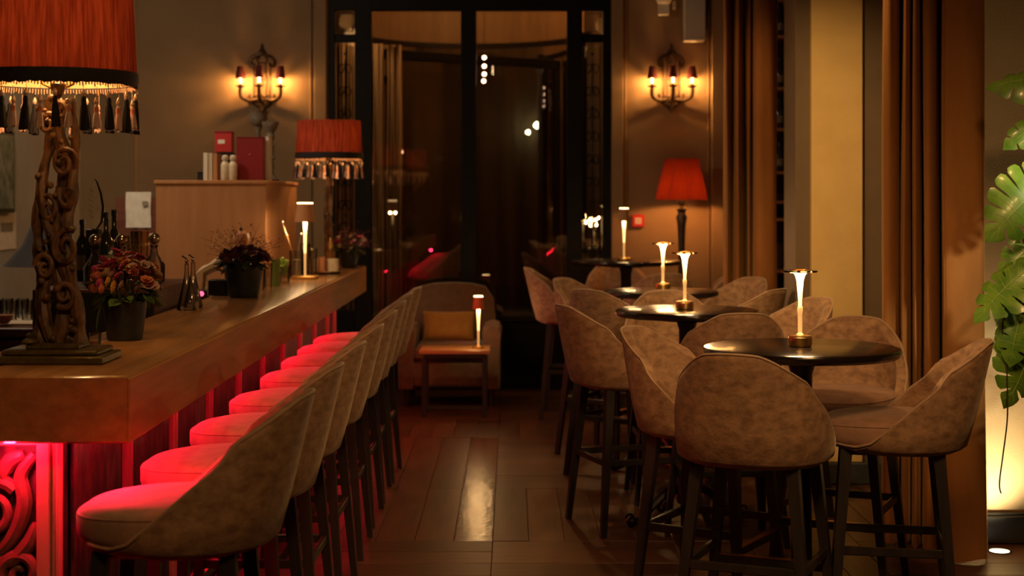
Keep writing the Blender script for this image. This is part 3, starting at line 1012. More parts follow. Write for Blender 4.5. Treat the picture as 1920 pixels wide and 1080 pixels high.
bottle(154, 7.6, SZ, .30, .036, 'wine', 'dark bottle just right of the near carved lamp stem')
bottle(180, 7.5, SZ, .33, .036, 'wine', 'dark bottle behind the pink flowers, left one')
bottle(199, 7.15, SZ, .34, .034, 'wine', 'dark bottle beside the white leaf shaped blade')
bottle(214, 7.35, SZ, .35, .036, 'wine', 'dark bottle behind the pink flowers, right one')
for (px, d, h, r, lb) in ((262, 7.5, .243, .048, 'tall gold metal mixing cup behind the pink flowers'), (250, 7.7, .215, .04, 'shorter gold mixing cup left of the tall one')):
    t = thing('mixing_cup', lb, 'cup', (X(px, d), d, SZ))
    MB().lathe([(r * .75, 0), (r, h), (r + .002, h + .003), (r - .004, h), (r * .7, .01)], 24).build('cup', M['gold_cup'], t)
    MB().lathe([(r * .95, h * .72), (r * .985, h * .78)], 24, caps=(False, False)).build('band', M['brass'], t)
# crystal decanters
for (px, d, lb) in ((289, 7.3, 'crystal decanter with ball stopper right of the gold mixing cups'), (228, 7.05, 'crystal decanter behind the pink flower pot'), (178, 7.0, 'crystal decanter with stopper beside the near lamp stem')):
    t = thing('decanter', lb, 'decanter', (X(px, d), d, SZ))
    MB().lathe([(.035, 0), (.05, .01), (.052, .09), (.02, .14), (.014, .17), (.022, .185), (.018, .185), (.011, .17)], 14).build('body', M['clear'], t)
    MB().sphere((0, 0, .215), .028, 10, 8).build('stopper', M['steel'], t)
# white leaf shaped blade (tall) in dark knife block
t = thing('leaf_blade', 'white leaf shaped blade standing upright in black holder', 'utensil', (X(176, 7.22), 7.22, SZ))
t.scale = (1.0, .82, .82)
MB().box((0, 0, .16), (.06, .08, .32), bev=.006).build('holder', M['black'], t)
pts = [(0, .30), (.03, .36), (.036, .44), (.026, .52), (.010, .585), (-.002, .61), (-.012, .58), (-.018, .54), (-.024, .50), (-.028, .46), (-.026, .42), (-.02, .36)]
g = MB()
n = len(pts)
g.add([(x, -.004, z) for x, z in pts] + [(x, .004, z) for x, z in pts],
      [tuple(range(n)), tuple(reversed(range(n, 2 * n)))] + [(i, i + n, (i + 1) % n + n, (i + 1) % n) for i in range(n)])
bl = g.build('blade', M['paper'], t, smooth=False)
g = MB()
n = len(pts)
q = [(x * 1.22 + .004, z * 1.01 - .004) for x, z in pts]
g.add([(x, .006, z) for x, z in q] + [(x, .014, z) for x, z in q],
      [tuple(range(n)), tuple(reversed(range(n, 2 * n)))] + [(i, i + n, (i + 1) % n + n, (i + 1) % n) for i in range(n)])
g.build('backing', M['black'], t, smooth=False)
for k in range(6):
    MB().tube([(.0, -.006, .38 + k * .03), (-.022, -.006, .40 + k * .03)], .001, 4).build('vein', M['ink'], bl)

# ------------------------------------------------------------------ shaded tassel lamps
EYEC = None


def tassel_proto(mat_, h=.10, r=.011):
    m = MB()
    nn = 16
    prof = [(.0015, .0), (.004, -.004), (.007, -.012), (.0065, -.018), (.004, -.022)]
    m.m = 1
    m.lathe([(a, b_) for a, b_ in reversed(prof)], 10)
    m.m = 0
    rr = []
    for (f, z) in ((.35, -.022), (.55, -.03), (.5, -.042), (.75, -.055), (1.0, -h * .8), (1.1, -h)):
        rr.append([((r * f * (1 + .14 * (j % 2))) * cos(2 * pi * j / nn), (r * f * (1 + .14 * (j % 2))) * sin(2 * pi * j / nn), z + (.004 * (j % 3) if z == -h else 0)) for j in range(nn)])
    m.rings(list(reversed(rr)))
    m.tube([(0, 0, .03), (0, 0, 0)], .0008, 4)
    if mat_ == 'tassel_pink':
        m.m = 2
        m.lathe([(r * .62, -.050), (r * .66, -.03)], 12, caps=(False, False))
    o = m.build('tassel', [M[mat_], M['bead'], M['fl_orange']])
    return o


TB = tassel_proto('tassel_black', .118, .0125)
TP = tassel_proto('tassel_pink', .095, .0105)


def shade_lamp(loc, shade_z, R0, R1, H, label, ntas, big, stem_s=1.0):
    """shade_z: height of the lower rim above the base"""
    t = thing('tassel_lamp', label, 'lamp', loc, group=None)
    n = 64
    sh = MB().lathe([(R1, shade_z), (R0, shade_z + H)], n, caps=(False, False)).build('lamp_shade', M['red_shade'], t)
    sh['label'] = 'red cloth drum shade'
    MB().lathe([(R1 - .004, shade_z + .002), (R0 - .004, shade_z + H - .002)], n, caps=(False, False)).build('shade_lining', M['lining'], sh)
    # seam
    MB().tube([(R1 * cos(R(232)), R1 * sin(R(232)) - .001, shade_z + .03), (R0 * cos(R(232)), R0 * sin(R(232)) - .001, shade_z + H)], .0016, 4).build('seam', M['redbox2'], sh)
    # black braid with ragged lower edge
    m = MB()
    nn = 160
    r_ = []
    r2 = []
    rt = R1 + .002
    lo_ = [shade_z - .006 - .006 * random.random() for _ in range(nn)]
    up_ = shade_z + .034
    m.rings([[(rt * cos(2 * pi * j / nn), rt * sin(2 * pi * j / nn), lo_[j]) for j in range(nn)],
             [((rt + .003) * cos(2 * pi * j / nn), (rt + .003) * sin(2 * pi * j / nn), shade_z + .01) for j in range(nn)],
             [((rt + .001) * cos(2 * pi * j / nn), (rt + .001) * sin(2 * pi * j / nn), up_) for j in range(nn)],
             [((rt - .001) * cos(2 * pi * j / nn), (rt - .001) * sin(2 * pi * j / nn), up_) for j in range(nn)],
             [((rt - .006) * cos(2 * pi * j / nn), (rt - .006) * sin(2 * pi * j / nn), lo_[j]) for j in range(nn)]], caps=(False, False))
    m.build('braid', M['black_trim'], sh)
    m = MB()
    for j in range(nn):
        a = 2 * pi * j / nn
        l = .012 + .008 * random.random()
        m.tube([((R1 - .006) * cos(a), (R1 - .006) * sin(a), shade_z - .002), ((R1 - .003) * cos(a), (R1 - .003) * sin(a), shade_z - l)], .0022, 4)
    f = m.build('fringe', M['fringe'], sh)
    f['kind'] = 'stuff'
    for k in range(ntas):
        a = 2 * pi * k / ntas + .07
        pr = TB if k % 2 == 0 else TP
        o = inst(pr, sh, ((R1 - .002) * cos(a), (R1 - .002) * sin(a), shade_z - .028 - (0 if k % 2 == 0 else .022)), (random.uniform(-.05, .05), random.uniform(-.05, .05), a))
        s_ = random.uniform(.94, 1.05)
        o.scale = (s_, s_, s_)
    # harp spider and bulbs
    m = MB()
    m.tube([(0, 0, shade_z - .05), (0, 0, shade_z + H)], .004, 8)
    for a in (R(30), R(150), R(270)):
        m.tube([(0, 0, shade_z + H - .01), (R0 * .985 * cos(a), R0 * .985 * sin(a), shade_z + H - .01)], .002, 6)
    m.build('shade_carrier', M['brass'], t)
    for a in (R(0), R(180)):
        m = MB().sphere((.07 * cos(a), .07 * sin(a), shade_z + H * .45), .026, 12, 8, (1, 1, 1.2))
        m.build('bulb', M['bulb'], t)
        m = MB()
        m.tube([(0, 0, shade_z - .02), (.045 * cos(a), .045 * sin(a), shade_z), (.07 * cos(a), .07 * sin(a), shade_z + H * .45 - .03)], .006, 6)
        m.lathe([(.015, -.035), (.016, 0)], 12, (.07 * cos(a), .07 * sin(a), shade_z + H * .45 - .02))
        m.build('bulb_socket', M['brass'], t)
    MB().lathe([(.004, -.075), (.012, -.066), (.022, -.045), (.024, -.03), (.012, -.02), (.004, -.018)], 14, (0, 0, shade_z + .03)).build('finial_cup', M['bronze'], t)
    # base
    if big:
        b = MB()
        b.box((0, 0, .012), (.33, .23, .024), bev=.004)
        b.box((0, 0, .032), (.29, .19, .018), bev=.006)
        b.box((0, 0, .048), (.16, .13, .02), bev=.006)
        b.build('base', M['olive_gold'], t)
        MB().lathe([(.022, 0), (.026, .004), (.02, .012), (.008, .016), (.012, .026), (.004, .032)], 14, (-.07, -.05, .058)).build('base_knob', M['olive_gold'], t)
    else:
        b = MB()
        b.lathe([(.075, 0), (.08, .01), (.06, .022), (.03, .03)], 20)
        b.build('base', M['olive_gold'], t)
    # carved branching stem : twisted roots with scrolls
    top_ = shade_z - .045
    z0 = .05 if big else .03
    hgt = top_ - z0
    wv = .058 if big else .026

    def strand(fn, r0, r1, n=46, lump=.25, seed=0):
        rnd = random.Random(seed)
        P = []
        rad = []
        for i in range(n):
            f = i / (n - 1)
            x, y = fn(f)
            P.append((x, y, z0 + hgt * f))
            rad.append((r0 + (r1 - r0) * f) * (1 + lump * sin(f * 37 + seed) * .6 + rnd.uniform(-lump, lump) * .35))
        return P, rad

    m = MB()
    k = 1.0 if big else .55
    defs = [
        (lambda f: (-wv * (1.0 - .75 * f ** 3) * (1 - .15 * sin(f * 9)), .010 * sin(f * 8)), .024 * k, .012 * k, 1),
        (lambda f: (wv * (1.02 - .3 * f) * (.85 + .25 * sin(f * 8 + 1.2)), .014 * sin(f * 7 + 2)), .022 * k, .011 * k, 2),
        (lambda f: (wv * .75 * sin(f * 6.3 + .6), wv * .5 * cos(f * 6.3)), .020 * k, .013 * k, 3),
        (lambda f: (-wv * .70 * sin(f * 7.0 + .2), -wv * .45 * cos(f * 5)), .020 * k, .012 * k, 4),
        (lambda f: (wv * .25 * sin(f * 11), wv * .1), .022 * k, .018 * k, 5),
    ]
    for fn, a, b_, sd in defs:
        P, rad = strand(fn, a, b_, seed=sd)
        m.tube(P, rad, 8)
    m.build('carved_stem', M['carved_wood'], t)
    if big:
        m = MB()
        for (cx, cz, r, tr, a0, sg) in ((.030, .56, .036, 1.5, 0, 1), (-.02, .42, .030, 1.4, 2, -1), (.035, .30, .045, 1.6, 1, 1), (-.03, .24, .032, 1.3, 3, -1), (.030, .16, .034, 1.5, 4, 1), (-.02, .68, .024, 1.3, 1, 1), (.02, .72, .022, 1.3, 3, -1), (.04, .46, .030, 1.3, 2.5, 1)):
            pts = []
            rd = []
            for i in range(30):
                f = i / 29
                a = a0 + sg * f * tr * 2 * pi
                rr_ = r * (1 - f * .8)
                pts.append((cx + rr_ * cos(a), -.030 - .014 * sin(f * pi), cz * hgt / .76 + .05 + rr_ * 1.35 * sin(a)))
                rd.append(.010 * (1 - .5 * f))
            m.tube(pts, rd, 7)
        for i in range(60):
            a = random.uniform(0, 2 * pi)
            f = random.random()
            m.sphere((wv * .9 * cos(a), -.02 + .03 * sin(a), z0 + hgt * f), random.uniform(.006, .013), 7, 5)
        m.build('scroll_carving', M['carved_wood'], t)['kind'] = 'stuff'
    else:
        m = MB()
        for i in range(30):
            a = random.uniform(0, 2 * pi)
            f = random.random()
            m.sphere((wv * cos(a), wv * sin(a), z0 + hgt * f), random.uniform(.006, .011), 6, 5)
        m.build('scroll_carving', M['carved_wood'], t)['kind'] = 'stuff'
    L1 = light('POINT', (0, 0, shade_z + H * .45), 11.5 if big else 10, (1, .55, .20), .035)
    L1.parent = t
    return t


shade_lamp((-1.385, 4.72, BZ + .001), .845, .222, .236, .30, 'large red drum lamp with tassels and carved wooden stem at the near bar end', 36, True)
shade_lamp((X(617, 10.75), 10.75, BZ + .001), .775, .220, .232, .255, 'red drum lamp with tassels at the far end of the bar', 32, False)
for o in (TB, TP):
    bpy.data.objects.remove(o)


# ------------------------------------------------------------------ slim table lamps
def slim_lamp(loc, H, label, shade_m, base_sq=False, power=1.2, k=1.0, energy_col=(1, .62, .27)):
    t = thing('cordless_lamp', label, 'lamp', loc)
    rs = .048 * k
    if base_sq:
        MB().box((0, 0, .009), (.15, .15, .018), bev=.003).build('base', M['brass'], t)
    else:
        MB().lathe([(.052 * k, 0), (.054 * k, .004), (.054 * k, .016), (.050 * k, .019)], 28).build('base', M['brass'], t)
    hs = .118 if base_sq else .098
    MB().lathe([(.0065, .018), (.0075, (H - hs) * .45)], 16).build('stem', M['glow_gold'], t)  # stem glow paints in light falling from the shade above
    MB().lathe([(.0075, (H - hs) * .45), (.0095, (H - hs) * .75), (.0125, H - hs + .01)], 16).build('lit_stem', M['glow_soft'], t)
    r1 = rs * (1.35 if base_sq else .95)
    r0 = rs * (1.0 if base_sq else .74)
    MB().lathe([(r1, H - hs), (r0, H - .006), (r0 - .003, H - .006), (r1 - .003, H - hs)], 32, caps=(False, False)).build('lamp_shade', M[shade_m], t)
    MB().lathe([(r0 + .0005, H - .007), (r0 + .0005, H), (.001, H + .001)], 32, caps=(False, False)).build('shade_top', M['glow'], t)
    MB().lathe([(.001, H - hs + .028), (r1 * .8, H - hs + .030), (r1 * .8, H - hs + .034), (.001, H - hs + .036)], 20).build('light_disc', M['glow'], t)
    for q in (-1, 1):
        l = light('POINT', (q * .028, -.012, H - hs - .014), power * .8, energy_col, .012)
        l.parent = t
    return t


slim_lamp((X(572, 9.48), 9.48, BZ + .001), .467, 'slim brass lamp with tan shade and square foot on the bar', 'shade_tan', True, 3.2)

# ------------------------------------------------------------------ pots of flowers on the bar
def petal_flower(m, r=.022, n=7):
    g = MB()
    for layer, (tilt, rr) in enumerate(((.25, 1), (.65, .75), (1.1, .5))):
        for i in range(n):
            a = 2 * pi * i / n + layer * .5
            c, s = cos(a), sin(a)
            L_ = r * rr
            ct, st = cos(tilt), sin(tilt)
            pts = []
            for (u, w_) in ((0, .12), (.5, .42), (.85, .38), (1, .12)):
                for sg in (-1, 1):
                    x = u * L_
                    y = sg * w_ * L_
                    z = .18 * L_ * u * u
                    X_, Z_ = x * ct - z * st, x * st + z * ct
                    pts.append((X_ * c - y * s, X_ * s + y * c, Z_))
            g.add(pts, [(0, 1, 3, 2), (2, 3, 5, 4), (4, 5, 7, 6)])
    g.sphere((0, 0, r * .25), r * .18, 6, 4)
    return g.build('blossom', m)


def small_leaf(m, L_=.06, w_=.018):
    g = MB()
    pts = []
    n = 6
    for i in range(n + 1):
        u = i / n
        wv = w_ * sin(pi * min(1, u * .92 + .05)) ** .8
        z = -.25 * L_ * u * u
        pts += [(u * L_, -wv, z + .004), (u * L_, 0, z), (u * L_, wv, z + .004)]
    fs = []
    for i in range(n):
        for j in range(2):
            a = i * 3 + j
            fs.append((a, a + 1, a + 4, a + 3))
    g.add(pts, fs)
    return g.build('leaf', m)


protos = {k: petal_flower(M[k]) for k in ('fl_pink', 'fl_orange', 'fl_yellow', 'fl_plum', 'fl_pale')}
leafp = {k: small_leaf(M[k]) for k in ('leafg', 'leafd')}


def flower_pot(loc, r, h, label, kinds, spread, hh, nfl, nlf, leafk, ntw, fsize=1.0, seed=0, square=False):
    rnd = random.Random(seed)
    t = thing('flower_pot', label, 'flowers', loc)
    MB().lathe([(r * .72, 0), (r * .78, .006), (r, h), (r * 1.0, h + .004), (r * .92, h + .002), (r * .9, h - .02), (r * .7, h - .025)], 32).build('pot', M['pot'], t)
    MB().lathe([(.001, h - .024), (r * .9, h - .022)], 20, caps=(True, False)).build('soil', M['black'], t)
    for i in range(nfl):
        a = rnd.uniform(0, 2 * pi)
        q = rnd.random() ** .6
        el = q * 1.45
        rr = spread * sin(el)
        zz = h + hh * (.25 + .75 * cos(el)) * rnd.uniform(.75, 1.08)
        o = inst(protos[rnd.choice(kinds)], t, (rr * cos(a), rr * sin(a), zz), (el * -sin(a) * .8 + rnd.uniform(-.4, .4), el * cos(a) * .8 + rnd.uniform(-.4, .4), a))
        s_ = rnd.uniform(.7, 1.25) * fsize
        o.scale = (s_,) * 3
    for i in range(nlf):
        a = rnd.uniform(0, 2 * pi)
        zz = h + hh * rnd.uniform(.0, .35)
        rr = r * rnd.uniform(.5, 1.05)
        o = inst(leafp[leafk if rnd.random() < .8 else 'leafg'], t, (rr * cos(a), rr * sin(a), zz), (rnd.uniform(-.5, .5), rnd.uniform(-.7, .6), a))
        s_ = rnd.uniform(.7, 1.3)
        o.scale = (s_,) * 3
    m = MB()
    for i in range(26):
        a = rnd.uniform(0, 2 * pi)
        q = rnd.random()
        m.tube([(.3 * r * cos(a), .3 * r * sin(a), h - .03), (spread * .7 * q * cos(a), spread * .7 * q * sin(a), h + hh * .8)], .0016, 4)
    m.build('stems', M['stem'], t)['kind'] = 'stuff'
    if ntw:
        m = MB()
        for i in range(ntw):
            a = rnd.uniform(0, 2 * pi)
            el = rnd.uniform(.1, 1.2)
            L_ = spread * rnd.uniform(1.3, 2.3)
            base = Vector((0, 0, h + .02))
            dr = Vector((sin(el) * cos(a), sin(el) * sin(a), cos(el)))
            P = [base + dr * L_ * f + Vector((0, 0, -.05 * f * f)) + Vector((rnd.uniform(-.006, .006), 0, rnd.uniform(-.006, .006))) for f in (0, .25, .5, .75, 1)]
            m.tube(P, [.0014, .0012, .001, .0008, .0005], 4)
            for f in (2, 3):
                for kk in range(2):
                    q = Vector((rnd.uniform(-1, 1), rnd.uniform(-1, 1), rnd.uniform(0, 1))).normalized() * .05
                    m.tube([P[f], P[f] + q], .0007, 3)
                    m.sphere(P[f] + q, .003, 5, 4)
        m.build('twigs', M['twig'], t)['kind'] = 'stuff'
    return t


flower_pot((X(234, 5.42), 5.42, BZ + .001), .078, .135, 'dark pot of pink, salmon and yellow flowers beside the near carved lamp', ['fl_pink', 'fl_pink', 'fl_pale', 'fl_yellow', 'fl_pink', 'fl_orange', 'fl_pale', 'fl_yellow', 'fl_pink'], .122, .165, 110, 40, 'leafg', 8, 1.0, 3)
flower_pot((X(457, 7.75), 7.75, BZ + .001), .096, .155, 'dark pot of plum coloured flowers with thin twigs at mid bar', ['fl_plum'] * 9 + ['fl_pale'], .125, .095, 105, 80, 'leafd', 26, .85, 5)
flower_pot((X(655, 11.0), 11.0, BZ + .001), .07, .10, 'small pot of dusky red flowers at the far bar end', ['fl_plum', 'fl_pink', 'fl_pale', 'fl_plum'], .13, .15, 80, 36, 'leafd', 22, .8, 8)
# one long drooping leaf at first pot
lp = inst(leafp['leafg'], bpy.data.objects['flower_pot'], (-.055, -.045, .15), (0, 1.15, R(200)))
lp.scale = (2.0, 1.3, 1.6)
for o in list(protos.values()) + list(leafp.values()):
    bpy.data.objects.remove(o)

# ------------------------------------------------------------------ things on the bar
BTZ = BZ + .001
# glass on near end, small candle glass
t = thing('tealight_glass', 'small pink lit tealight glass between near lamp and flower pot', 'candle', (X(176, 5.15), 5.15, BTZ))
MB().lathe([(.022, 0), (.026, .05), (.024, .05), (.020, .006)], 18).build('glass', M['clear'], t)
MB().lathe([(.019, .006), (.019, .022), (.001, .024)], 14).build('wax', M['salmon'], t)
# pair of cruet like glass bottles
for px, d, s_, lb in ((350, 6.85, 1.0, 'clear conical glass pourer in front of the white towel, left one'), (362, 7.02, .9, 'clear conical glass pourer in front of the white towel, right one')):
    t = thing('glass_pourer', lb, 'bottle', (-1.62, d, WZ))
    t.location.x = X(px, d)
    t.location.z = BTZ
    MB().lathe([(.042, 0), (.044, .01), (.016, .13), (.010, .16), (.009, .20), (.012, .205)], 16).build('body', M['clear'], t)
    m = MB()
    m.tube([(0, 0, .20), (0, 0, .225), (-.02, 0, .24)], .004, 6)
    m.sphere((0, 0, .215), .009, 8, 6)
    m.build('spout', M['steel'], t)
t = thing('beer_tap', 'chrome tap column with cream towel draped over it', 'tap', (X(384, 8.62), 8.62, WZ))
MB().lathe([(.03, 0), (.018, .02), (.018, .22)], 16).build('column', M['steel'], t)
MB().tube([(0, 0, .22), (.0, 0, .27), (.06, 0, .30), (.12, 0, .28), (.13, 0, .2)], .014, 10).build('spout', M['steel'], t)
g = MB()
P = catmull([(-.09, 0, .16), (-.085, 0, .22), (-.04, 0, .262), (.02, 0, .295), (.06, 0, .33), (.10, 0, .31), (.145, 0, .28), (.153, 0, .22), (.155, 0, .18)], 5)
rr = [[(p.x, -.07, p.z - .022), (p.x, -.075, p.z + .002), (p.x, -.03, p.z + .016 + .004 * sin(p.x * 90)), (p.x, .03, p.z + .016), (p.x, .07, p.z + .004), (p.x, .07, p.z - .006), (p.x, 0, p.z - .002)] for p in P]
g.rings(rr)
tw = tag(g.build('towel', M['towel'], None, (X(398, 8.62), 8.62, WZ + .04)), 'cream towel draped in an arch behind the bar', 'towel')
t = thing('card_reader', 'small device with pink glowing light behind the bar', 'device', (X(380, 8.02), 8.02, WZ))
MB().box((0, 0, .11), (.06, .06, .22), bev=.006).build('body', M['black'], t)
MB().sphere((0, -.03, .20), .013, 10, 8).build('light', M['pink_glow'], t)
t = thing('napkin_box', 'black square napkin box left of the plum flower pot', 'box', (X(412, 7.9), 7.9, BTZ))
MB().box((0, 0, .04), (.10, .10, .08), bev=.004).build('body', M['black'], t)
MB().box((0, 0, .078), (.085, .085, .006)).build('napkins', M['black'], t, smooth=False)
# pepper-mill like salmon jar behind
t = thing('salmon_jar', 'round salmon coloured lidded jar behind the plum flowers', 'jar', (X(452, 9.12), 9.12, WZ))
MB().box((0, 0, .19), (.12, .12, .38), bev=.01).build('stand', M['brown_wood'], t)
MB().lathe([(.03, .38), (.032, .41), (.045, .43), (.05, .46), (.045, .485), (.02, .50)], 20).build('jar', M['salmon'], t)
MB().lathe([(.008, .50), (.010, .515), (.004, .52)], 10).build('knob', M['black'], t)
# glasses right of plum pot
bx = [(488, 8.3, .115, .026, 'clear', 'clear highball glass touching the plum flower pot'), (503, 8.5, .14, .024, 'clear', 'taller clear glass second from the plum flower pot'), (517, 8.7, .15, .026, 'green_mug', 'olive green glass beside the tumbler of limes')]
for px, d, h, r, mm, lb in bx:
    x = max(X(px, d), -1.43)
    o = glass('bar_glass', lb, 'glass', (x, d, BTZ), h, r, mm)
t = thing('lime_tumbler', 'glass tumbler filled with bright green lime wedges', 'tumbler', (X(533, 9.0), 9.0, BTZ))
MB().lathe([(.030, 0), (.040, .10), (.038, .10), (.028, .006)], 20).build('glass', M['clear'], t)
for i in range(16):
    a = i * 2.4
    r = .022 * ((i % 4) / 3) + .004
    MB().sphere((0, 0, 0), .016, 8, 6, (1.2, .6, .8)).build('lime_wedge', M['lime'], t, (r * cos(a), r * sin(a), .055 + .0055 * i), (a, .5 * i, 0))
# bar spoon jar
t = thing('spoon_jar', 'clear glass jar holding bar spoons left of the brass lamp', 'jar', (X(556, 9.6), 9.6, BTZ))
MB().lathe([(.045, 0), (.048, .17), (.046, .17), (.043, .008)], 24).build('glass', M['clear'], t)
MB().lathe([(.040, .006), (.042, .11), (.001, .112)], 16).build('crushed_ice', M['white_ceramic'], t)
for (dx, dz, tl, mm) in ((-.09, .35, -.35, 'steel'), (-.06, .26, -.25, 'brass'), (.03, .27, .14, 'steel')):
    m = MB().tube([(0, 0, .09), (dx, 0, dz)], .0035, 6)
    m.sphere((dx, 0, dz), .011, 8, 6, (1, .5, 1.2))
    m.build('bar_spoon', M[mm], t)
for (px, d, h, r, lb) in ((572, 10.05, .20, .034, 'tall clear mixing glass right behind the brass lamp'), (588, 9.85, .175, .024, 'narrow clear glass right of the brass lamp')):
    glass('mixing_glass', lb, 'glass', (X(px, d), d, BTZ), h, r, 'clear')
# tray with cups
ty = 10.15
tr = thing('serving_tray', 'small round dark tray carrying cups on the bar', 'tray', (X(612, ty), ty, BTZ))
MB().lathe([(.09, 0), (.10, .010), (.098, .012), (.088, .004)], 28).build('tray', M['bronze'], tr)
for (px, d, h, r, mm, lb) in ((594, 10.1, .085, .022, 'white_ceramic', 'small cream cup at the left of the round tray'), (603, 10.0, .10, .024, 'salmon', 'salmon pink candle cup on the round tray'), (624, 10.1, .085, .040, 'white_ceramic', 'wide cream cup on the right of the round tray')):
    t = thing('cup', lb, 'cup', (X(px, d), d, BTZ + .013))
    MB().lathe([(r * .85, 0), (r, .004), (r, h), (r - .003, h), (r * .9, h - .02)], 22).build('body', M[mm], t)
    MB().lathe([(.001, h - .02), (r * .9, h - .018)], 16, caps=(True, False)).build('filling', M['salmon'], t)
t = thing('tea_bottle', 'small dark bottle with brass dropper top behind the tray', 'bottle', (X(619, 10.4), 10.4, BTZ))
MB().lathe([(.034, 0), (.036, .10), (.032, .125), (.016, .14), (.014, .155)], 20).build('body', M['amber'], t)
MB().lathe([(.017, .155), (.018, .19), (.008, .20), (.007, .225), (.002, .23)], 14).build('cap', M['brass'], t)

# ------------------------------------------------------------------ wall sconces
def sconce(px, py, label):
    t = thing('wall_sconce', label, 'sconce', (X(px, YB), YB, Z(py, YB)), group=None)
    # origin at arm height; wall at y=0, projecting to -y
    m = MB()
    zt = .30
    # gothic back frame: two uprights, arch, inner ladder
    for sx in (-.065, -.030, .030, .065):
        m.tube([(sx, -.018, -.10), (sx, -.018, .20)], .0085 if abs(sx) > .05 else .0065, 6)
    for sgn in (-1, 1):
        m.tube(catmull([(sgn * .065, -.018, .17), (sgn * .095, -.018, .175), (sgn * .10, -.018, .215), (sgn * .075, -.018, .25), (sgn * .04, -.018, .262), (0, -.018, .285)], 5), .014, 7)
        m.tube(catmull([(sgn * .030, -.018, .20), (sgn * .045, -.02, .225), (sgn * .02, -.02, .25)], 5), .006, 6)
    m.tube(catmull([(-.028, -.018, .285), (-.012, -.018, .31), (0, -.018, .345), (.012, -.018, .31), (.028, -.018, .285), (0, -.018, .265), (-.028, -.018, .285)], 4), .006, 6)
    for z in (.20, .12, .06):
        m.tube([(-.03, -.018, z), (.03, -.018, z)], .005, 6)
    m.sphere((0, -.018, .30), .012, 8, 6)
    m.sphere((0, -.018, .352), .009, 8, 6)
    m.build('back_frame', M['bronze'], t)
    m = MB()
    m.tube(catmull([(-.10, -.02, -.06), (-.075, -.03, -.13), (-.03, -.03, -.165), (0, -.03, -.20), (.03, -.03, -.165), (.075, -.03, -.13), (.10, -.02, -.06)], 5), .013, 7)
    m.sphere((0, -.03, -.11), .032, 10, 8)
    m.sphere((0, -.03, -.205), .013, 8, 6)
    for sgn in (-1, 1):
        for (a, b_) in ((.04, -.08), (.06, -.12)):
            m.sphere((sgn * a, -.03, b_), .017, 8, 6)
    for i in range(8):
        a = i * pi / 4
        m.sphere((.035 * cos(a), -.045, -.11 + .035 * sin(a)), .010, 6, 5)
    m.build('rosette', M['bronze'], t)
    for (ax, ay, lift) in ((-.165, -.10, .0), (0, -.17, .0), (.165, -.10, .0)):
        m = MB()
        m.tube(catmull([(ax * .15, -.03, -.10), (ax * .55, ay * .55, -.115), (ax * .92, ay * .92, -.095), (ax * 1.02, ay, -.05), (ax, ay, -.015)], 6), [.0165] * 24 + [.012], 8)
        m.lathe([(.004, -.022), (.016, -.014), (.040, -.002), (.043, .003), (.014, .004), (.014, .022), (.010, .024)], 16, (ax, ay, 0))
        arm = m.build('arm', M['bronze'], t)
        MB().lathe([(.010, .022), (.010, .075)], 12, (ax, ay, 0)).build('candle_tube', M['candle_glow'], arm)
        MB().sphere((ax, ay, .105), .012, 8, 6, (1, 1, 1.5)).build('bulb', M['bulb'], arm)
        MB().lathe([(.044, .062), (.027, .165), (.026, .165), (.043, .062)], 20, (ax, ay, 0), caps=(False, False)).build('sconce_shade', M['sconce_shade'], arm)
        l = light('POINT', (ax, ay - .005, .048), 15, (1, .48, .14), .022)
        l.parent = t
    return t


sconce(492, 163, 'bronze three arm wall sconce on the left, above the tall cabinet')
sconce(1258, 163, 'bronze three arm wall sconce on the right, above the floor lamp')

# ------------------------------------------------------------------ speaker, camera, call point
t = thing('wall_speaker', 'white rectangular box speaker high on the right back wall', 'speaker', (X(1299, YB), YB, 3.10))
MB().box((0, -.09, .04), (.17, .16, .46), bev=.008).build('cabinet', M['white_plastic'], t)
MB().box((0, -.09, -.196), (.172, .162, .03), bev=.006).build('lower_trim', M['white_plastic'], t)
MB().box((.055, -.005, .05), (.14, .02, .30), bev=.005).build('bracket', M['black'], t)
t = thing('security_camera', 'white dome camera on square mount near the ceiling', 'camera', (X(1243, YB), YB, 3.18))
MB().box((0, -.05, -.02), (.085, .10, .10), bev=.006).build('mount', M['white_plastic'], t)
MB().lathe([(.02, .02), (.055, .03), (.066, .06), (.066, .13), (.05, .14)], 20, (0, -.07, 0)).build('dome', M['white_plastic'], t)
MB().box((.09, -.02, .02), (.03, .04, .07), bev=.004).build('junction_box', M['white_plastic'], t)
t = thing('fire_call_point', 'red fire alarm call point on the wall beside slim lamp', 'alarm', (X(1196, YB), YB, Z(414, YB)))
MB().box((0, -.02, 0), (.10, .04, .105), bev=.006).build('housing', M['red_call'], t)
MB().box((0, -.042, 0), (.052, .004, .052), bev=.001).build('button_plate', M['paper'], t)
m = MB()
for sx in (-1, 1):
    for sz in (-1, 1):
        m.add([(sx * .006, -.0455, sz * .006), (sx * .018, -.0455, sz * .010), (sx * .010, -.0455, sz * .018)], [(0, 1, 2)])
m.sphere((0, -.0455, 0), .005, 8, 4, (1, .2, 1))
m.build('call_symbol', M['red_call'], t, smooth=False)

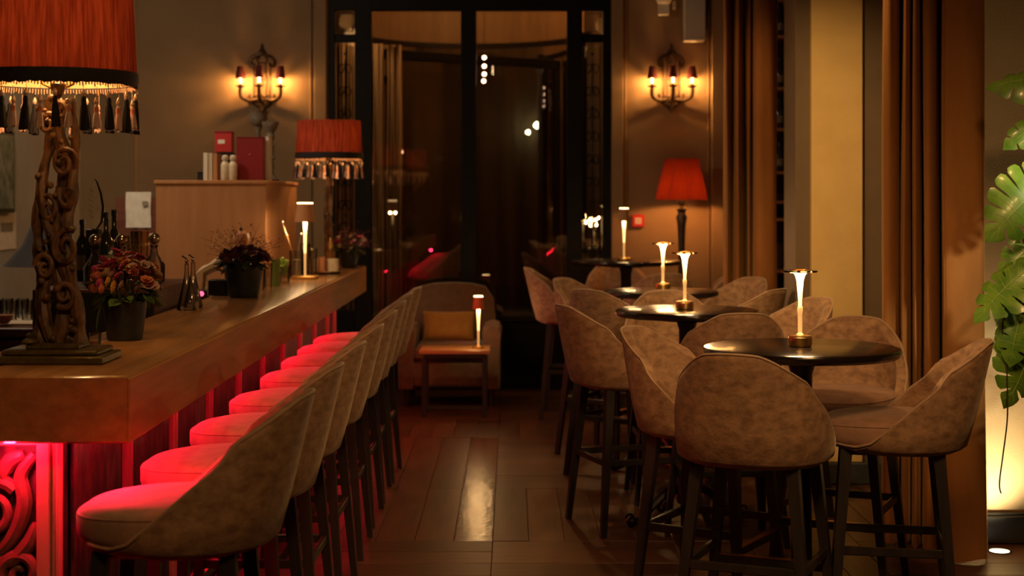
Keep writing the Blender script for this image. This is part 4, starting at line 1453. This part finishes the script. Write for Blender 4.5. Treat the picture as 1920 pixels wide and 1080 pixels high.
# ------------------------------------------------------------------ floor lamp with red shade
fd = 12.5
t = thing('floor_lamp', 'floor lamp with dark turned pole and tapered red shade', 'lamp', (X(1278, fd), fd, 0))
MB().lathe([(.15, 0), (.155, .02), (.09, .04), (.04, .06)], 28).build('base', M['black_wood'], t)
MB().lathe([(.03, .05), (.038, .10), (.026, .16), (.034, .5), (.030, .9), (.026, 1.2), (.034, 1.38), (.046, 1.44), (.030, 1.47), (.034, 1.49), (.044, 1.505), (.022, 1.53), (.034, 1.56), (.034, 1.60), (.014, 1.63)], 20).build('pole', M['black_wood'], t)
sz = Z(375, fd)
sh = MB().lathe([(.212, sz), (.135, sz + .335)], 8 * 6, caps=(False, False)).build('lamp_shade', M['red_shade2'], t)
MB().lathe([(.208, sz + .001), (.131, sz + .334)], 48, caps=(False, False)).build('shade_lining', M['lining'], sh)
for k in range(8):
    a = k * pi / 4 + .2
    MB().tube([(.213 * cos(a), .213 * sin(a), sz), (.136 * cos(a), .136 * sin(a), sz + .335)], .0018, 4).build('panel_seam', M['redbox2'], sh)
MB().sphere((0, 0, sz + .12), .03, 12, 8).build('bulb', M['bulb'], t)
l = light('POINT', (0, -.0, sz + .055), 20, (1, .40, .11), .03)
l.parent = t


# ================================================================== BAR STOOLS
RIM = [(-.40, 1.085), (-.255, 1.08), (-.215, 1.06), (-.175, 1.032), (-.148, 1.0), (-.13, .965), (-.115, .932), (-.095, .905), (-.07, .882), (.005, .805), (.10, .728), (.15, .712), (.5, .712)]


def rim(phi):
    """height of the shell rim, phi = 0 at the rear, pi at the front"""
    e = 2.35
    c, sn = cos(phi), sin(phi)
    r = (abs(sn / .272) ** e + abs(c / .255) ** e) ** (-1 / e)
    y = -r * c
    for (a, za), (b_, zb) in zip(RIM, RIM[1:]):
        if a <= y <= b_:
            return min(za + (zb - za) * (y - a) / (b_ - a), 1.088 - .085 * (abs(r * sn) / .22) ** 2.6 if y < -.115 else 9)
    return .712


def plan(phi, s=1.0, z=.8, thick=0):
    a = abs(phi)
    e = 2.35
    c, sn = cos(phi), sin(phi)
    rx, ry = .272, .255
    r = (abs(sn / rx) ** e + abs(c / ry) ** e) ** (-1 / e)
    r = r * s - thick
    # the back narrows towards the top
    nar = 1 - .15 * sstep(.84, 1.10, z)
    x = r * sn * nar
    y = -r * c
    lean = (z - .70) * .24 * max(0, c) ** .8 if c > 0 else 0
    return x, y - lean + (.0 if c > 0 else 0)


def make_shell():
    n = 64
    rr = []
    prof = []
    zb = .685
    rows_out = [(0.0, .60), (.0, .84), (.012, .93), (.024, .98)]
    # outer wall
    for (dz, s) in rows_out:
        prof.append(('abs', zb + dz, s, 0))
    for f in (.25, .45, .65, .82, .93, .985):
        prof.append(('rel', f, 1.0, 0))
    prof.append(('rel', 1.0, 1.0, .010))
    prof.append(('rel', 1.0, 1.0, .030))
    for f in (.97, .90, .75, .5, .25):
        prof.append(('rel', f, 1.0, .046))
    prof.append(('abs', .708, .80, .02))
    prof.append(('abs', .708, .30, 0))
    for kind, v, s, th in prof:
        ring = []
        for j in range(n):
            phi = -pi + 2 * pi * j / n
            zr = rim(phi)
            if kind == 'rel':
                z0_ = .722 if zr > .735 else zr - .012
                z = z0_ + (zr - z0_) * v
                if v >= 1.0:
                    z = zr + (.004 if th < .02 else .003)
            else:
                z = v
            x, y = plan(phi, s * (1.0 if cos(phi) > -.2 else .97), z, th)
            ring.append((x, y, z))
        rr.append(ring)
    return MB().rings(rr)


def rim_tube():
    P = []
    for j in range(90):
        phi = -2.5 + 5.0 * j / 89
        x, y = plan(phi, 1.0, rim(phi), .004)
        P.append((x, y, rim(phi) + .003))
    return MB().tube(P, .0045, 6)


def make_cushion():
    n = 44
    rr = []
    for (z, s) in ((.705, .90), (.715, .97), (.735, 1.0), (.775, 1.0), (.792, .975), (.802, .92), (.810, .75), (.814, .45), (.815, .15)):
        ring = []
        for j in range(n):
            a = 2 * pi * j / n
            c, sn = cos(a), sin(a)
            e = 2.5 if sn > 0 else 2.3
            rx, ry = .238, (.275 if sn > 0 else .20)
            r = (abs(c / rx) ** e + abs(sn / ry) ** e) ** (-1 / e) * s
            zz = z - (.012 * max(0, r * sn / .3) ** 2 if z > .78 else 0)
            ring.append((r * c, r * sn, zz))
        rr.append(ring)
    return MB().rings(rr)


def make_leg(sx, sy):
    t = Vector((sx * .165, sy * .16 + .02, .70))
    b = Vector((sx * .235, sy * .215 + (.015), 0))
    rr = []
    for (p, w_) in ((b, .013), (b.lerp(t, .5), .017), (t, .021)):
        rr.append([(p.x - w_, p.y - w_, p.z), (p.x + w_, p.y - w_, p.z), (p.x + w_, p.y + w_, p.z), (p.x - w_, p.y + w_, p.z)])
    return MB().rings(rr)


def leg_at(sx, sy, z):
    f = z / .70
    return Vector((sx * (.235 + (.165 - .235) * f), sy * (.215 + (.16 - .215) * f) + .015 + .005 * f, z))


def make_stool(label):
    t = thing('bar_stool', label, 'stool')
    make_shell().build('shell', M['velvet'], t, angle=75)
    rim_tube().build('piping', M['pipe'], t)
    cu = make_cushion().build('seat_cushion', M['seat'], t, angle=70)
    P = []
    for j in range(60):
        a = 2 * pi * j / 60
        c, sn = cos(a), sin(a)
        e = 2.5 if sn > 0 else 2.3
        rx, ry = .238, (.275 if sn > 0 else .20)
        r = (abs(c / rx) ** e + abs(sn / ry) ** e) ** (-1 / e) * .985
        P.append((r * c, r * sn, .787 - .012 * max(0, r * sn / .3) ** 2))
    MB().tube(P, .0035, 6, closed=True).build('cushion_piping', M['seat'], cu)
    MB().box((0, .02, .69), (.34, .34, .028), bev=.006).build('seat_frame', M['black_wood'], t)
    for sx in (-1, 1):
        for sy in (-1, 1):
            make_leg(sx, sy).build('leg', M['black_wood'], t, smooth=False)
    for (a, b_, z) in (((-1, 1), (1, 1), .28), ((-1, -1), (1, -1), .34), ((-1, -1), (-1, 1), .34), ((1, -1), (1, 1), .34)):
        p, q = leg_at(a[0], a[1], z), leg_at(b_[0], b_[1], z)
        d = (q - p)
        c = (p + q) / 2
        dims = (abs(d.x) + .001 if abs(d.x) > .1 else .020, abs(d.y) + .001 if abs(d.y) > .1 else .020, .030)
        st = MB().box(c, dims, bev=.003).build('stretcher', M['black_wood'], t)
        if z < .3:
            MB().box((c.x, c.y, c.z + .0165), (dims[0] - .03, .024, .003)).build('foot_plate', M['copper'], st, smooth=False)
        else:
            pass
    return t


proto = make_stool('')
first = True


def place(x, y, hx, hy, label, group):
    global first
    rz = math.atan2(hy, hx) - pi / 2
    o = proto if first else copy_tree(proto)
    first = False
    o.location = (x, y, 0)
    o.rotation_euler = (0, 0, rz)
    o['label'] = label
    o['group'] = group
    return o


ords = ['nearest to the camera', 'second from the near end', 'third from the near end', 'fourth from the near end', 'fifth from the near end', 'sixth from the near end', 'seventh from the near end', 'farthest from the camera']
for i, d in enumerate((4.12, 4.80, 5.52, 6.27, 7.05, 7.72, 8.32, 8.90)):
    place(-.87 + random.uniform(-.008, .008), d, -1, random.uniform(-.04, .04), 'taupe velvet bar stool lit red at the bar counter, ' + ords[i], 'velvet stools along the bar counter')
GT = 'velvet stools around the high tables'
for (x, y, hx, hy, lb) in (
        (.85, 5.40, .40, .92, 'taupe velvet stool with its back to the camera at the nearest table'),
        (.755, 6.02, .86, -.50, 'taupe velvet stool on the left of the nearest table, seen edge on'),
        (1.41, 5.68, -1, .20, 'taupe velvet stool in side view right of the nearest table by the curtain'),
        (1.36, 6.42, -.42, -.90, 'taupe velvet stool behind the nearest table facing the camera'),
        (.545, 7.55, .90, .30, 'taupe velvet stool on the left of the second table, outer side to camera'),
        (1.00, 7.22, -.10, 1, 'taupe velvet stool with arched back to the camera at the second table'),
        (.87, 8.28, .05, -1, 'taupe velvet stool behind the second table facing the camera'),
        (1.31, 7.85, -.85, -.45, 'taupe velvet stool right of the second table in front of the pale pilaster'),
        (.62, 8.92, .60, .75, 'taupe velvet stool at the front left of the third table'),
        (.58, 9.72, .80, -.55, 'taupe velvet stool at the back left of the third table'),
        (1.25, 8.92, -.75, .60, 'taupe velvet stool at the front right of the third table'),
        (1.31, 9.78, -.75, -.60, 'taupe velvet stool at the back right of the third table'),
        (.43, 11.35, 1, -.10, 'taupe velvet stool on the left of the farthest table by the entrance'),
        (1.02, 10.82, -.10, 1, 'taupe velvet stool with its back to the camera at the farthest table'),
        (.84, 12.15, .02, -1, 'taupe velvet stool behind the farthest table facing the camera'),
        (1.34, 11.35, -.9, .1, 'shadowed taupe velvet stool right of the farthest table by the curtain')):
    place(x, y, hx, hy, lb, GT)


# ================================================================== HIGH TABLES
def make_table(loc, r, h, label):
    t = thing('bistro_table', label, 'table', loc)
    MB().lathe([(r * .55, h - .045), (r - .012, h - .034), (r, h - .024), (r + .002, h - .012), (r - .003, h - .003), (r - .012, h), (.001, h)], 72).build('tabletop', M['table_black'], t)
    MB().lathe([(.13, h - .055), (.12, h - .044)], 20).build('top_plate', M['iron'], t)
    MB().lathe([(.05, .10), (.06, .13), (.040, .17), (.036, .55), (.040, h - .10), (.055, h - .05)], 20).build('pedestal', M['iron'], t)
    for k in range(4):
        a = k * pi / 2 + R(20)
        c, s = cos(a), sin(a)
        P = catmull([(.03 * c, .03 * s, .17), (.10 * c, .10 * s, .16), (.19 * c, .19 * s, .09), (.25 * c, .25 * s, .03), (.30 * c, .30 * s, .028)], 5)
        m = MB().tube(P, [.026 - .012 * i / (len(P) - 1) for i in range(len(P))], 8)
        for i in range(3, len(P) - 2, 2):
            m.sphere((P[i].x, P[i].y, P[i].z + .018), .007, 6, 5)
        m.sphere((.30 * c, .30 * s, .026), .026, 10, 6)
        P2 = [(.31 * c + .02 * cos(q) * c, .31 * s + .02 * cos(q) * s, .045 + .02 * sin(q)) for q in [i * .6 for i in range(9)]]
        m.tube(P2, .007, 6)
        m.build('foot', M['iron'], t)
    return t


T = [(1.067, 5.70, .36, 1.05, 'nearest round black high table with brass disc lamp'),
     (.86, 7.60, .35, 1.05, 'second round black high table from the camera'),
     (.88, 9.15, .34, 1.05, 'third round black high table from the camera'),
     (.855, 11.60, .41, 1.13, 'farthest and widest dark high table near the entrance')]
for (x, y, r, h, lb) in T:
    make_table((x, y, 0), r, h, lb)


def disc_lamp(loc, label):
    t = thing('disc_lamp', label, 'lamp', loc, group=None)
    m = MB()
    n = 48
    rr = []
    for (r, z) in ((.040, 0), (.042, .003), (.042, .006), (.0435, .007), (.0435, .034), (.042, .036), (.042, .040), (.030, .042), (.010, .044)):
        rr.append([(r * (1 + (.012 * (j % 2) if .006 < z < .035 else 0)) * cos(2 * pi * j / n), r * (1 + (.012 * (j % 2) if .006 < z < .035 else 0)) * sin(2 * pi * j / n), z) for j in range(n)])
    m.rings(rr)
    m.build('base', M['brass'], t)
    MB().lathe([(.014, .043), (.008, .050), (.0085, .12), (.010, .125), (.010, .145)], 20).build('stem', M['glow_gold'], t)
    MB().lathe([(.0065, .145), (.0065, .16), (.010, .21), (.013, .245), (.018, .262), (.026, .272)], 24, caps=(False, False)).build('trumpet', M['glow_soft'], t)
    MB().lathe([(.062, .273), (.064, .275), (.064, .278), (.062, .280), (.024, .278)], 40).build('disc', M['disc_glass'], t)
    MB().lathe([(.001, .2815), (.02, .2815), (.022, .284), (.001, .286)], 24).build('cap', M['brass'], t)
    MB().lathe([(.001, .2705), (.02, .2705)], 20, caps=(True, False)).build('light_ring', M['glow'], t)
    l = light('POINT', (-.026, -.012, .255), 5.0, (1, .62, .27), .03)
    l.parent = t
    l2 = light('POINT', (.026, -.012, .255), 5.0, (1, .62, .27), .015)
    l2.parent = t
    return t


disc_lamp((X(1500, 5.70), 5.70, 1.051), 'brass disc lamp glowing on the nearest table')
disc_lamp((X(1284, 7.58), 7.58, 1.051), 'brass disc lamp glowing on the second table')
disc_lamp((X(1243, 9.15), 9.15, 1.051), 'brass disc lamp glowing on the third table')
slim_lamp((X(1170, 11.55), 11.55, 1.131), .39, 'slim pole lamp with pinkish shade on the farthest table', 'shade_tan', False, 2.0, .92)

# ------------------------------------------------------------------ armchair and side table
ac = thing('armchair', 'low brown upholstered armchair in front of the entrance glass', 'armchair', (X(845, 12.1), 12.12, 0))
m = MB()
rr = []
for (z, w_, yb) in ((.20, .34, .0), (.45, .345, .02), (.65, .345, .06), (.80, .33, .09), (.88, .27, .10), (.905, .16, .105), (.912, .04, .108)):
    rr.append([(-w_, .22 + yb, z), (-w_ * .98, .18 + yb, z), (w_ * .98, .18 + yb, z), (w_, .22 + yb, z), (w_ * .98, .34 + yb, z), (-w_ * .98, .34 + yb, z)])
m.rings(rr)
m.build('backrest', M['armchair'], ac)
for sx in (-1, 1):
    m = MB()
    rr = []
    for y in (-.36, -.345, .30):
        s_ = .9 if y == -.36 else 1
        ring = []
        for (dx, z) in ((-.06, .14), (-.065, .50), (-.075, .56), (-.055, .605), (0, .625), (.055, .605), (.075, .56), (.065, .50), (.06, .14)):
            ring.append((sx * .325 + dx * s_, y, .14 + (z - .14) * (1 if s_ == 1 else .985)))
        rr.append(ring)
    m.rings(rr)
    m.build('armrest', M['armchair'], ac)
MB().box((0, -.04, .25), (.56, .62, .20), bev=.02).build('seat_base', M['armchair'], ac)
MB().box((0, -.08, .41), (.53, .60, .13), bev=.035).build('seat_cushion', M['armchair'], ac)
for sx in (-1, 1):
    for sy in (-.30, .34):
        MB().lathe([(.018, 0), (.028, .14)], 10, (sx * .32, sy, 0)).build('leg', M['black_wood'], ac)
# mustard cushion
g = MB()
n = 16
for sgn in (-1, 1):
    vs = []
    fs = []
    for j in range(n + 1):
        for i in range(n + 1):
            u, v = i / n * 2 - 1, j / n * 2 - 1
            hgt = .065 * ((1 - u ** 4) * (1 - v ** 4)) ** .5
            pinch = 1 - .06 * (1 - abs(u)) * abs(v) - .06 * (1 - abs(v)) * abs(u)
            vs.append((u * .20 * pinch, sgn * hgt, v * .115 * pinch))
    for j in range(n):
        for i in range(n):
            a = j * (n + 1) + i
            f = (a, a + 1, a + n + 2, a + n + 1)
            fs.append(f if sgn < 0 else tuple(reversed(f)))
    g.add(vs, fs)
cu = tag(g.build('throw_cushion', M['mustard'], None, (X(840, 12.0), 12.10, .595), (R(-14), 0, 0)), 'mustard yellow rectangular cushion leaning on the armchair back', 'cushion')
# side table
sx0, sx1 = X(787, 11.3), X(918, 11.3)
st = thing('side_table', 'small oak topped side table in front of the armchair', 'table', ((sx0 + sx1) / 2, 11.4, 0))
MB().box((0, 0, .475), (sx1 - sx0, .36, .03), bev=.004).build('tabletop', M['side_oak'], st)
MB().box((0, 0, .445), (sx1 - sx0 - .06, .32, .03), bev=.003).build('apron', M['black_wood'], st)
for sx in (-1, 1):
    for sy in (-1, 1):
        MB().box((sx * (sx1 - sx0 - .07) / 2, sy * .15, .215), (.035, .035, .43), bev=.004).build('leg', M['black_wood'], st)
MB().box((0, -.15, .07), (sx1 - sx0 - .10, .02, .03), bev=.003).build('stretcher', M['black_wood'], st)
slim_lamp((X(897, 11.38), 11.38, .4905), .385, 'slim lamp with orange red shade on the oak side table', 'shade_red_small', False, 1.7, .92, (1, .60, .24))

# ------------------------------------------------------------------ shelves with bottles behind the curtain gap
su = thing('bottle_shelf', 'narrow wooden shelving with bottles glimpsed between the curtains', 'shelf', (2.19, 12.68, 0))
for sx in (-.20, .20):
    MB().box((sx, 0, 1.8), (.02, .36, 3.6), bev=.002).build('side_panel', M['brown_wood'], su)
MB().box((0, .175, 1.8), (.40, .01, 3.6)).build('back_panel', M['dark_wall'], su, smooth=False)
shz = [.6, 1.0, 1.42, 1.56, 1.80, 2.15, 2.48, 2.9, 3.2]
for z in shz:
    MB().box((0, 0, z), (.38, .35, .022), bev=.002).build('shelf_board', M['side_oak'], su)
nmz = {1.80: 'lowest', 2.15: 'second lowest', 2.48: 'third', 2.9: 'highest'}
for z in (1.80, 2.15, 2.48, 2.9):
    for k, x in enumerate((-.02, .06)):
        bottle(0, 12.56, z + .012, .24, .034, 'amber' if k else 'wine', '%s bottle on the %s visible shelf between the curtains' % ('right' if k else 'left', nmz[z]), group='bottles between the curtains').location.x = 2.19 + x

# ------------------------------------------------------------------ floor uplight and monstera
t = thing('floor_uplight', 'round recessed floor uplight shining on the cream wall', 'lamp', (2.20, 6.98, 0))
MB().lathe([(.055, -.002), (.055, .004), (.045, .005), (.045, .001)], 32).build('rim', M['steel'], t)
MB().lathe([(.044, .001), (.001, .0015)], 24, caps=(True, False)).build('lens', M['uplight_lens'], t)


def monstera_leaf(size=.34, nf=7, seed=0):
    """heart shaped blade whose margin is cut into broad fingers by narrow slits"""
    rnd = random.Random(seed)
    g = MB()
    out = catmull([(1.08, 0, 0), (.93, .16, 0), (.74, .33, 0), (.50, .45, 0), (.24, .49, 0), (0, .44, 0), (-.15, .30, 0), (-.16, .14, 0), (-.04, .03, 0)], 8)
    no = len(out) - 1

    def at(u):
        x = u * no
        i = min(no - 1, int(x))
        return out[i].lerp(out[i + 1], x - i)

    def hz(x, y):
        return -.75 * y * y - .30 * x * x * (1 if x > 0 else 0)

    ribs = []
    for sg in (-1, 1):
        for k in range(nf):
            u0, u1 = (k / nf) ** .9, ((k + 1) / nf) ** .9
            m0, m1 = .95 * (1 - k / nf) ** 1.1, .95 * (1 - (k + 1) / nf) ** 1.1
            o0, o1 = at(u0), at(u1)
            segs = 8
            rows_ = []
            cut = rnd.uniform(.22, .36)
            for i in range(segs + 1):
                f = i / segs
                A = Vector((m0, 0, 0)).lerp(o0, f)
                B = Vector((m1, 0, 0)).lerp(o1, f)
                A.x += .07 * sin(f * pi * .5) ** 2 * .6
                B.x += .07 * sin(f * pi * .5) ** 2 * .6
                C = (A + B) / 2
                sh = .16 * sstep(cut, cut + .22, f) + .34 * max(0, (f - .86) / .14) ** 2
                if k == nf - 1:
                    sh *= .6
                A = A.lerp(C, sh if k > 0 else 0)
                B = B.lerp(C, sh)
                C2 = C * (1 + .05 * max(0, f - .7))
                for q, dz in ((A, 0), (C2, .016 * f), (B, 0)):
                    rows_.append((q.x * size, sg * q.y * size, (hz(q.x, q.y) + dz) * size))
                if i < segs:
                    pass
            fs = []
            for i in range(segs):
                for j in range(2):
                    a_ = 3 * i + j
                    f_ = (a_, a_ + 1, a_ + 4, a_ + 3)
                    fs.append(f_ if sg > 0 else tuple(reversed(f_)))
            g.add(rows_, fs)
            ribs.append([Vector(rows_[3 * i + 1]) + Vector((0, 0, .0008)) for i in range(segs)])
    g.m = 1
    g.tube([(u * size, 0, hz(u, 0) * size + .001) for u in [i / 8 for i in range(9)]], [.0034 - .0026 * i / 8 for i in range(9)], 5)
    for P in ribs:
        g.tube(P, [.0014 - .0012 * i / len(P) for i in range(len(P))], 4)
    return g.build('leaf', [M['monstera'], M['rib']], angle=80)


LP = [monstera_leaf(.31, 8, 1), monstera_leaf(.24, 5, 2)]
mo = thing('monstera_plant', 'tall monstera plant with split green leaves beside the ochre curtain', 'plant', (2.42, 6.25, 0))
MB().lathe([(.14, 0), (.15, .01), (.19, .40), (.20, .42), (.185, .42), (.175, .36)], 32).build('pot', M['pot'], mo)
MB().lathe([(.001, .36), (.176, .365)], 24, caps=(True, False)).build('soil', M['black'], mo)
m = MB()
m.tube(catmull([(0, 0, .34), (-.02, .02, .8), (.03, 0, 1.3), (-.02, .02, 1.8), (.02, 0, 2.3)], 6), .014, 8)
m.tube(catmull([(.02, .02, .34), (.05, -.03, .9), (.0, -.02, 1.5), (.05, 0, 2.1)], 6), .011, 8)
m.build('main_stem', M['stem'], mo)
ox, oy = 2.42, 6.25


def mleaf(pxb, pyb, d, ax, el, roll, s, k, seed):
    """leaf base placed by pixel at depth d; ax = heading angle, el = droop"""
    bx_, bz_ = X(pxb, d), Z(pyb, d)
    o = LP[k].copy()
    COL.objects.link(o)
    o.parent = mo
    o.location = (bx_ - ox, d - oy, bz_)
    o.rotation_mode = 'XYZ'
    # build matrix: leaf along +x, normal +z
    fwd = Vector((cos(ax) * cos(el), sin(ax) * cos(el), sin(el)))
    side = Vector((-sin(ax), cos(ax), 0))
    nrm = fwd.cross(side)
    mt = Matrix((fwd, side, nrm)).transposed() @ Matrix.Rotation(roll, 3, 'X')
    o.rotation_euler = mt.to_euler()
    o.scale = (s, s, s)
    st_ = Vector((random.uniform(-.02, .03), 0, min(2.25, bz_ + .05)))
    e = Vector(o.location)
    mid = (st_ + e) / 2 + Vector((0, -.02, .07))
    MB().tube(catmull([st_, mid, e], 6), .0045, 6).build('petiole', M['stem'], mo)
    return o


# big bright leaf, face to the camera
mleaf(1962, 335, 6.05, R(205), R(-38), R(-58), .95, 0, 1)
mleaf(1945, 235, 6.25, R(195), R(-25), R(-50), .60, 1, 2)
mleaf(1940, 455, 6.10, R(200), R(-35), R(-55), .70, 1, 3)
mleaf(1935, 500, 5.95, R(190), R(-30), R(-30), .85, 0, 4)
mleaf(1925, 545, 6.05, R(215), R(-62), R(-50), .85, 1, 5)
mleaf(1950, 560, 6.20, R(185), R(-50), R(-40), .90, 0, 6)
mleaf(1915, 590, 5.95, R(200), R(-70), R(-40), .75, 1, 7)
mleaf(1940, 620, 6.05, R(230), R(-65), R(-60), .90, 0, 8)
mleaf(1965, 660, 6.10, R(190), R(-55), R(-35), .75, 1, 9)
mleaf(1990, 640, 6.05, R(210), R(-70), R(-60), .8, 0, 10)
mleaf(1900, 610, 6.0, R(240), R(-72), R(-30), .55, 1, 11)
mleaf(2010, 300, 6.15, R(20), R(-30), R(-50), .9, 0, 12)
mleaf(2020, 520, 6.2, R(-20), R(-40), R(-40), .9, 1, 13)
mleaf(2000, 150, 6.3, R(160), R(10), R(-40), .9, 0, 14)
P = catmull([(X(1888, 6.0) - ox, 6.0 - oy, Z(690, 6.0)), (X(1889, 6.0) - ox, 6.0 - oy, Z(780, 6.0)), (X(1881, 6.0) - ox, 6.0 - oy, Z(850, 6.0)), (X(1874, 6.0) - ox, 6.0 - oy, Z(905, 6.0)), (X(1877, 6.0) - ox, 6.0 - oy, Z(925, 6.0))], 6)
MB().tube(P, .0028, 6).build('aerial_root', M['root'], mo)
P = catmull([(.0, 0, 1.75), (-.06, -.1, 1.45), (X(1895, 6.0) - ox, 6.0 - oy, Z(560, 6.0)), (X(1888, 6.0) - ox, 6.0 - oy, Z(690, 6.0))], 6)
MB().tube(P, .004, 6).build('aerial_root', M['root'], mo)
for o in LP:
    bpy.data.objects.remove(o)
